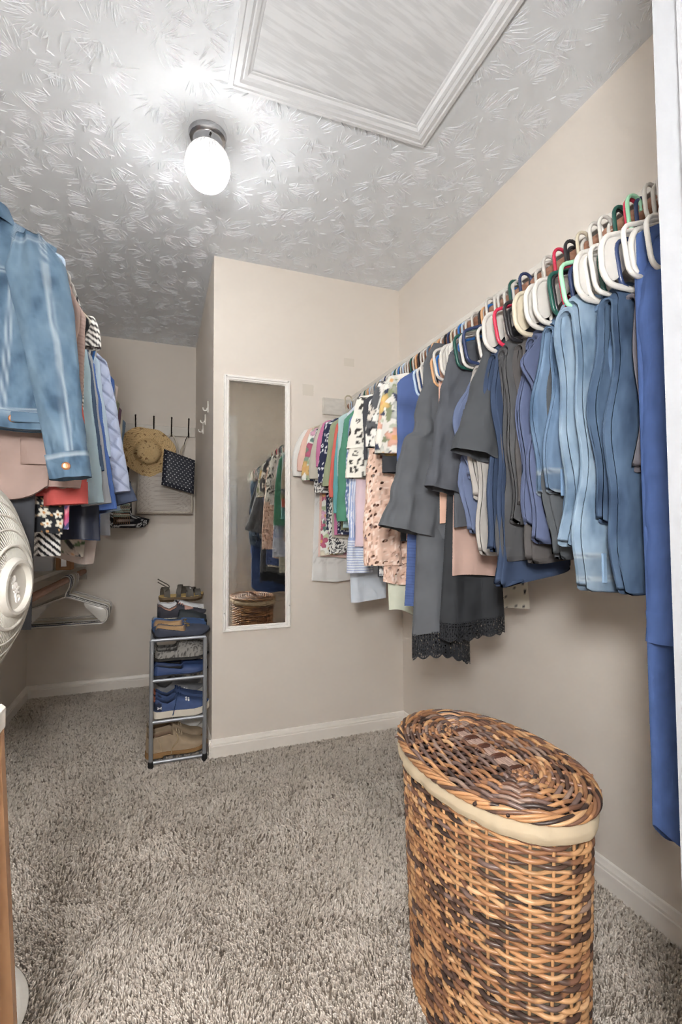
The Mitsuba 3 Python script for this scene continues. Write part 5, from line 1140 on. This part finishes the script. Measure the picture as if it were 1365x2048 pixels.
part(t, 'fringe', cat_([tube([[x, 3.491, 1.176], [x + .003, 3.490, 1.15], [x, 3.492, 1.13]], .0018, 5) for x in xs[::2]]), 'cardboard', kind='stuff', label='fringe')
part(t, 'loop', tube(smoothpath([[-.24, 3.491, 1.385], [-.225, 3.52, 1.55], [-.18, 3.60, 1.74], [-.166, 3.612, 1.7665]], 14), .004, 6), 'cardboard')
for i, (y, z) in enumerate(((2.98, 1.692), (2.83, 1.715), (2.66, 1.745))):
    single('wall_hook', cat_([box(CA - .006, CA - .0005, y - .011, y + .011, z - .032, z + .032, .002), tube(smoothpath([[CA - .006, y, z - .004], [CA - .016, y, z - .020], [CA - .026, y, z - .016], [CA - .028, y, z - .004]], 10), .0035, 8)]), 'white_plastic',
           ('white adhesive hook on the alcove side wall, farthest of three', 'white adhesive hook on the alcove side wall, middle of three', 'white adhesive hook on the alcove side wall, nearest of three')[i], 'wall hook', smooth=30)

# ------------------------------------------------------------------ shoes
def shoe(L, W, topline, open_to, dome, insole=.012, heel_w=.74, seed=0, toe=.55, M_=46, N_=30, z0=.0, spring=.012):
    """x from heel to toe, y across, z up: one surface that runs up the outside, over the edge and down to the insole; closed over the vamp"""
    s = np.linspace(.0, 1, M_); w = W / 2 * np.interp(s, [0, .1, .35, .5, .70, .85, 1], [heel_w * .82, heel_w, heel_w * .93, .87, 1, .9, .5])
    w *= np.sqrt(np.clip(1 - np.clip((.09 - s) / .09, 0, 1) ** 2, .02, 1)) * np.clip(1 - np.clip((s - .84) / .165, 0, 1) ** 2.2, .02, 1) ** toe
    zt = np.array([topline(x) for x in s]); zd = np.array([dome(x) for x in s]); op = np.clip((open_to - s) / .05, 0, 1); op = op * op * (3 - 2 * op); op = op * np.clip((s - .02) / .03, 0, 1)
    u = np.linspace(-1, 1, N_); rows_ = np.zeros((M_, N_, 3)); inn = np.zeros((M_, N_))
    a = np.abs(u); side = np.sign(u)
    for i in range(M_):
        # closed arch
        th = u * PI / 2; cy, cz = w[i] * sp(np.sin(th), .75), z0 + (zd[i] - z0) * np.abs(np.cos(th)) ** .62
        # open: outside up to the top line, then inside down
        o = np.clip((1 - a) / .40, 0, 1); k = np.clip((.60 - a) / .25, 0, 1)
        bul = 1 + .10 * np.sin(PI * o) - .10 * o
        oy = side * w[i] * np.where(a > .60, bul, np.interp(a, [0, .35, .60], [0, .76, .80])); oz = np.where(a > .60, z0 + (zt[i] - z0) * o, np.interp(a, [0, .35, .45, .60], [insole, insole, insole + .004, zt[i] - .002]))
        rows_[i, :, 0] = s[i] * L; rows_[i, :, 1] = cy * (1 - op[i]) + oy * op[i]; rows_[i, :, 2] = cz * (1 - op[i]) + oz * op[i] + spring * max(0, (s[i] - .7) / .3) ** 2
        inn[i] = op[i] * (a < .585)
    v, f = grid(rows_, False); S = np.repeat(s, N_); return v, f, S, inn.ravel(), rows_
def sole(L, W, h, heel=0, heel_len=.28, grow=.004, heel_w=.74, toe=.55, spring=.012, M_=46):
    s = np.linspace(0, 1, M_); w = W / 2 * np.interp(s, [0, .1, .35, .5, .70, .85, 1], [heel_w * .82, heel_w, heel_w * .93, .87, 1, .9, .5])
    w = w * np.sqrt(np.clip(1 - np.clip((.09 - s) / .09, 0, 1) ** 2, .02, 1)) * np.clip(1 - np.clip((s - .84) / .165, 0, 1) ** 2.2, .02, 1) ** toe + grow
    x = s * (L + 2 * grow) - grow; sp_ = spring * np.clip((s - .7) / .3, 0, 1) ** 2; lo = np.where(s < heel_len, 0, heel) + sp_; hi = np.full(M_, h + heel) + sp_
    P = np.stack([np.c_[x, -w, lo], np.c_[x, -w * 1.01, hi], np.c_[x, w * 1.01, hi], np.c_[x, w, lo]], 1); return grid(P, True, True, True)
class Place:
    def __init__(self, x, y, z, yaw_=0.0, tilt=0.0, mirror=1): self.R = rotz(yaw_) @ rotx(tilt); self.t = np.array([x, y, z]); self.m = mirror
    def __call__(self, v): return (np.asarray(v) * [1, self.m, 1]) @ self.R.T + self.t
def paint(v, S, inn, outer, inner, zones=()):
    o = np.tile(lin(outer), (len(v), 1)) * (1 + .3 * (clumps(v * 1.0, 45, 3, 3) - .5))[:, None]
    for fn, col in zones: k = fn(S, v[:, 2], v[:, 1]); o[k] = lin(col)
    i = inn[:, None]; return o * (1 - i) + lin(inner) * i
def put_shoe(label, pl, sh, so, outer, inner, sole_col, zones=(), extra=None, noun='shoe', cat='shoe', group=None, bsdf='leather', zlift=0.0):
    k = thing(noun, label, cat, group); v, f, S, inn, rows_ = sh
    v = v + [0, 0, zlift]
    part(k, 'upper', (pl(v), f), bsdf, smooth=True, color=paint(v, S, inn, outer, inner, zones))
    if so is not None: part(k, 'sole', (pl(so[0]), so[1]), 'leather', smooth=35, color=np.tile(lin(sole_col), (len(so[0]), 1)))
    if extra: extra(k, pl, rows_ + [0, 0, zlift])
    return k
TB = [z + .0148 for z in TIERS]
def lerp(*p): return lambda x: float(np.interp(x, [q[0] for q in p], [q[1] for q in p]))
def lace_rows(k, pl, R, rows_i, r=.0022, col='#b9a58c', rise=.003, span=.30):
    for i in rows_i:
        row = R[i]; n = len(row); c = n // 2; q = int(n * span / 2)
        p = row[c - q:c + q + 1] + [0, 0, rise]; m = tube(p, r, 6); part(k, 'lace', (pl(m[0]), m[1]), 'cloth', color=np.tile(lin(col), (len(m[0]), 1)))
# tan suede ankle boots on the lowest tier
BOOT = lambda: shoe(.272, .098, lerp((0, .104), (.12, .100), (.30, .108), (.42, .112), (.55, .09)), .43, lerp((.35, .118), (.46, .112), (.60, .082), (.75, .062), (.9, .05), (1, .03)), insole=.035, z0=.022)
def boot_x(k, pl, R):
    lace_rows(k, pl, R, (22, 24, 26), col='#d3c3ab')
    e = R[20][3] + [0, -.004, 0]; m = tube(smoothpath([R[22][9] + [0, -.003, .002], R[22][4] + [.004, -.012, 0], R[21][1] + [-.006, -.012, .01], R[20][0] + [-.012, -.014, -.004]], 16), .0022, 6); part(k, 'lace_end', (pl(m[0]), m[1]), 'cloth', color=np.tile(lin('#a99678'), (len(m[0]), 1)))
    for i in (9,):
        m = tube(smoothpath([R[11][0] + [0, -.001, .006], R[10][3] + [0, -.001, 0], R[7][6] + [0, -.001, 0], R[3][8] + [0, -.001, 0]], 20), .0010, 5); part(k, 'seam', (pl(m[0]), m[1]), 'cloth', color=np.tile(lin('#c7b498'), (len(m[0]), 1)))
for i, (y, lb) in enumerate(((2.452, 'tan suede ankle boot with laces, front one on the lowest rack tier'), (2.565, 'tan suede ankle boot behind the front one on the lowest rack tier'))):
    put_shoe(lb, Place(-.052, y, TB[0], .03, 0, 1 if i == 0 else -1), BOOT(), sole(.272, .098, .016, .008), '#9c8b76', '#6b4434', '#8a6a45', extra=boot_x, noun='ankle_boot', cat='boot', bsdf='cloth')
# navy running shoes on the second tier
SNK = lambda: shoe(.250, .094, lerp((0, .098), (.05, .098), (.14, .078), (.25, .066), (.36, .082), (.5, .08)), .40, lerp((.3, .10), (.42, .096), (.6, .076), (.8, .060), (1, .035)), insole=.034, z0=.026, spring=.018)
def logo(k, pl, R):
    """a small white mark of two crossing arcs on the outer heel"""
    ms = []
    for s_ in (1, -1):
        a = np.linspace(-.9, .9, 14); xs_ = .0275 + np.sin(a) * .0115; zs_ = .0475 + s_ * (.0078 - np.cos(a) * .0062) 
        def yat(x, z):
            i = int(np.clip(round(x / .250 * 45), 0, 45)); r_ = R[i][:7]; return np.interp(z, r_[:, 2], r_[:, 1])
        p = np.array([[x, yat(x, z) - .0012, z] for x, z in zip(xs_, zs_)]); w_ = .0012 + .0012 * np.abs(np.sin(a)) 
        ms.append(tube(p, w_, 6))
    m = cat_(ms); part(k, 'emblem', (pl(m[0]), m[1]), 'white_card', label='white emblem of two crossing arcs')
def snk_x(k, pl, R):
    lace_rows(k, pl, R, (18, 20, 22), col='#34466b', r=.0026)
    for i in (26, 28):
        for j in (8, 11):
            c = R[i][j]; m = box(c[0] - .004, c[0] + .004, c[1] - .003, c[1] + .003, c[2] - .004, c[2] + .005, .001); part(k, 'lace_tab', (pl(m[0]), m[1]), 'white_card', smooth=False, label='pink lace tab')
    m = tube(smoothpath([R[19][11] + [0, -.002, .004], R[18][6] + [0, -.006, 0], R[17][2] + [0, -.006, 0], R[16][0] + [-.004, -.008, -.016]], 16), .0022, 6); part(k, 'lace_end', (pl(m[0]), m[1]), 'cloth', color=np.tile(lin('#34466b'), (len(m[0]), 1)))
    logo(k, pl, R)
for i, (y, lb) in enumerate(((2.447, 'navy running shoe with white sole and emblem, front one on the second tier'), (2.555, 'navy running shoe behind the front one on the second tier'))):
    put_shoe(lb, Place(-.022, y, TB[1], .02, 0, 1 if i == 0 else -1), SNK(), sole(.250, .094, .030, spring=.018), '#47587f', '#1d2436', '#cfc8bb', zones=((lambda S, z, y: (S < .15) & (z > .03) & (z < .07), '#2a3142'), (lambda S, z, y: (S < .035) & (z > .07), '#d98a70')), extra=snk_x, noun='running_shoe', cat='shoe', bsdf='cloth')
# third tier: blue flats in front, fuzzy grey slippers above, black shoes behind
FLAT = lambda L=.245, W=.084: shoe(L, W, lerp((0, .058), (.1, .056), (.3, .042), (.5, .034), (.62, .034)), .56, lerp((.5, .045), (.62, .046), (.8, .04), (1, .022)), insole=.020, z0=.010)
for i, (y, lb) in enumerate(((2.440, 'bright navy ballet flat with low heel, front one on the third tier'), (2.530, 'bright navy ballet flat behind the front one on the third tier'))):
    put_shoe(lb, Place(-.026, y, TB[2], .01), FLAT(), sole(.245, .084, .005, .006), '#33466f', '#16181f', '#2e3036', noun='ballet_flat', cat='shoe', zlift=.0015)
SLIP = lambda: shoe(.245, .098, lerp((0, .05), (.3, .048), (.5, .05)), .44, lerp((.35, .08), (.5, .085), (.75, .075), (1, .04)), insole=.018, z0=.006)
def fuzz(seed):
    sh = SLIP(); v = sh[0].copy(); nz = meshkit.noise(v * 260, seed) - .5; c = v.mean(0); d = v - c; d /= np.linalg.norm(d, axis=1, keepdims=True); v += d * (nz * .010)[:, None]; return (v, *sh[1:])
for i, (y, lb) in enumerate(((2.475, 'fluffy grey slipper lying on the blue flats on the third tier'), (2.585, 'fluffy grey slipper behind the other one on the third tier'))):
    put_shoe(lb, Place(-.018, y, TB[2] + (.068 if i == 0 else .062), .02), fuzz(4 + i), sole(.245, .098, .012), '#8f8d8a', '#3a3836', '#2a2a2a', noun='slipper', cat='slipper', bsdf='cloth', zones=((lambda S, z, y: meshkit.noise(np.c_[S * 160, y * 300, z * 300], 3) > .62, '#4f4d4b'),))
for i, y in enumerate((2.68, 2.78)): put_shoe('black court shoe deep on the third tier, %s' % ('nearer one' if i == 0 else 'farther one'), Place(-.02, y, TB[2], 0), FLAT(), sole(.245, .084, .005, .012), '#1d1e22', '#3a332c', '#151515', noun='court_shoe', cat='shoe', zlift=.006)
for i, y in enumerate((2.70, 2.81)): put_shoe('white canvas shoe deep on the lowest tier, %s' % ('nearer one' if i == 0 else 'farther one'), Place(-.03, y, TB[0], 0), SNK(), sole(.25, .094, .028), '#d4d3d0', '#8f8c88', '#d8d6d0', noun='canvas_shoe', cat='shoe')
for i, y in enumerate((2.70, 2.81)): put_shoe('grey canvas shoe deep on the second tier, %s' % ('nearer one' if i == 0 else 'farther one'), Place(-.03, y, TB[1], 0), SNK(), sole(.25, .094, .028), '#7d7f84', '#54565a', '#d8d6d0', noun='canvas_shoe', cat='shoe')
# top of the rack
def bit(k, pl, R):
    c = R[27][15] + [0, 0, .004]; a = np.linspace(0, 2 * PI, 20, endpoint=False)
    for dy in (-.012, .010):
        m = tube(np.c_[c[0] + .007 * np.cos(a), c[1] + dy + .005 * np.sin(a), c[2] + 0 * a - abs(dy) * .3], .0014, 6, closed=True); part(k, 'metal_bit', (pl(m[0]), m[1]), 'brass', label='small metal bit')
    m = tube([c + [0, -.008, -.002], c + [0, 0, 0], c + [0, .007, -.001]], .0015, 6); part(k, 'metal_bit', (pl(m[0]), m[1]), 'brass', label='small metal bit')
put_shoe('worn navy suede loafer with metal bit, front one on top of the rack', Place(-.020, 2.450, TB[3], .03, .25), FLAT(.25, .09), sole(.25, .09, .005, .004), '#454a58', '#b39674', '#26262a', extra=bit, noun='loafer', cat='shoe', bsdf='cloth')
put_shoe('worn navy suede loafer leaning behind the front one on top of the rack', Place(-.030, 2.525, TB[3] + .012, .0, .55), FLAT(.25, .09), sole(.25, .09, .005, .004), '#3f5478', '#b39674', '#26262a', extra=bit, noun='loafer', cat='shoe', bsdf='cloth')
put_shoe('blue denim-look flat shoe with white toe edge behind the loafers', Place(-.035, 2.600, TB[3], .03), FLAT(.255, .088), sole(.255, .088, .014), '#4b6c9c', '#2b3346', '#d9d6d0', noun='flat_shoe', cat='shoe', zlift=.008)
put_shoe('black slip-on shoe lying among the shoes on top of the rack', Place(-.01, 2.680, TB[3], .0), SLIP(), sole(.245, .098, .012), '#2f353a', '#1a1c1e', '#1c1d20', noun='slip_on_shoe', cat='shoe')
def pinkl(k, pl, R): lace_rows(k, pl, R, (19, 21, 23), col='#d3a496', r=.0026); m = tube(smoothpath([R[19][13] + [0, 0, .004], R[18][12] + [-.008, -.004, .022], R[17][14] + [.004, .002, .034], R[19][16] + [.008, 0, .012]], 20), .0018, 6); part(k, 'lace_loop', (pl(m[0]), m[1]), 'cloth', color=np.tile(lin('#3c3c42'), (len(m[0]), 1)))
for i, (y, z, lb) in enumerate(((2.735, .018, 'charcoal trainer with pink lining and laces on top of the rack'), (2.825, .0, 'charcoal trainer with pink lining behind its mate on top of the rack'))):
    put_shoe(lb, Place(-.010, y, TB[3] + z, .02, .1 if i == 0 else 0), SNK(), sole(.25, .094, .026), '#45454d', '#d3a48f', '#c9c4bc', extra=pinkl, noun='trainer', cat='shoe', bsdf='cloth', zones=((lambda S, z, y: (S > .55) & (z > .066), '#c79f92'),))
for i, (y, z, lb) in enumerate(((2.90, .03, 'white plimsoll on top of the rack under the strappy sandal'), (2.985, .0, 'white plimsoll at the back end on top of the rack'))):
    put_shoe(lb, Place(-.005, y, TB[3] + z, .0), shoe(.245, .09, lerp((0, .075), (.2, .066), (.4, .07)), .36, lerp((.3, .085), (.45, .08), (.7, .06), (1, .035)), insole=.03, z0=.02), sole(.245, .09, .026), '#dcdee2', '#c9c9cc', '#e0e0e0', noun='plimsoll', cat='shoe')
def sandal(label, pl):
    k = thing('sandal', label, 'sandal'); so = sole(.24, .084, .014); part(k, 'sole', (pl(so[0]), so[1]), 'leather', smooth=35, color=np.tile(lin('#6d5c46'), (len(so[0]), 1)))
    so2 = sole(.235, .076, .003); part(k, 'footbed', (pl(so2[0] + [.002, 0, .014]), so2[1]), 'leather', smooth=35, color=np.tile(lin('#b9a06c'), (len(so2[0]), 1)))
    def band(x, hw, h, wd, col, skew=0):
        a = np.linspace(0, PI, 18); P = np.array([[[x + skew * math.cos(q) + o, hw * math.cos(q), .012 + h * math.sin(q) ** .8] for o in (-wd, wd)] for q in a]); P2_ = P * [1, .93, 1] - [0, 0, .0025]
        m = grid(np.concatenate([P, P2_[:, ::-1]], 1)); part(k, 'strap', (pl(m[0]), m[1]), 'leather', smooth=40, color=np.tile(lin(col), (len(m[0]), 1)))
    band(.205, .036, .036, .016, '#54504a'); band(.172, .042, .048, .017, '#4c4843', .016); band(.148, .042, .055, .015, '#5a5650', -.018); band(.110, .036, .066, .012, '#4f4b45', .01); band(.03, .032, .055, .016, '#57524a', -.01)
    m = tube(smoothpath([[.03, -.03, .05], [.05, -.034, .075], [.02, -.03, .10], [-.01, -.02, .118]], 14), .006, 8, flat=.4); part(k, 'loose_strap', (pl(m[0]), m[1]), 'leather', color=np.tile(lin('#57524a'), (len(m[0]), 1)))
    m = lathe([(0, .004), (.008, .003), (.010, 0)], 14, axis=(0, -.5, .8), at=(.165, -.018, .060)); part(k, 'buckle', (pl(m[0]), m[1]), 'chrome')
sandal('dark strappy sandal with loose strap, topmost on the shoe rack', Place(.0, 2.905, TB[3] + .116, .05, .12)); sandal('dark strappy sandal behind the topmost one on the shoe rack', Place(.0, 2.99, TB[3] + .087, .02))
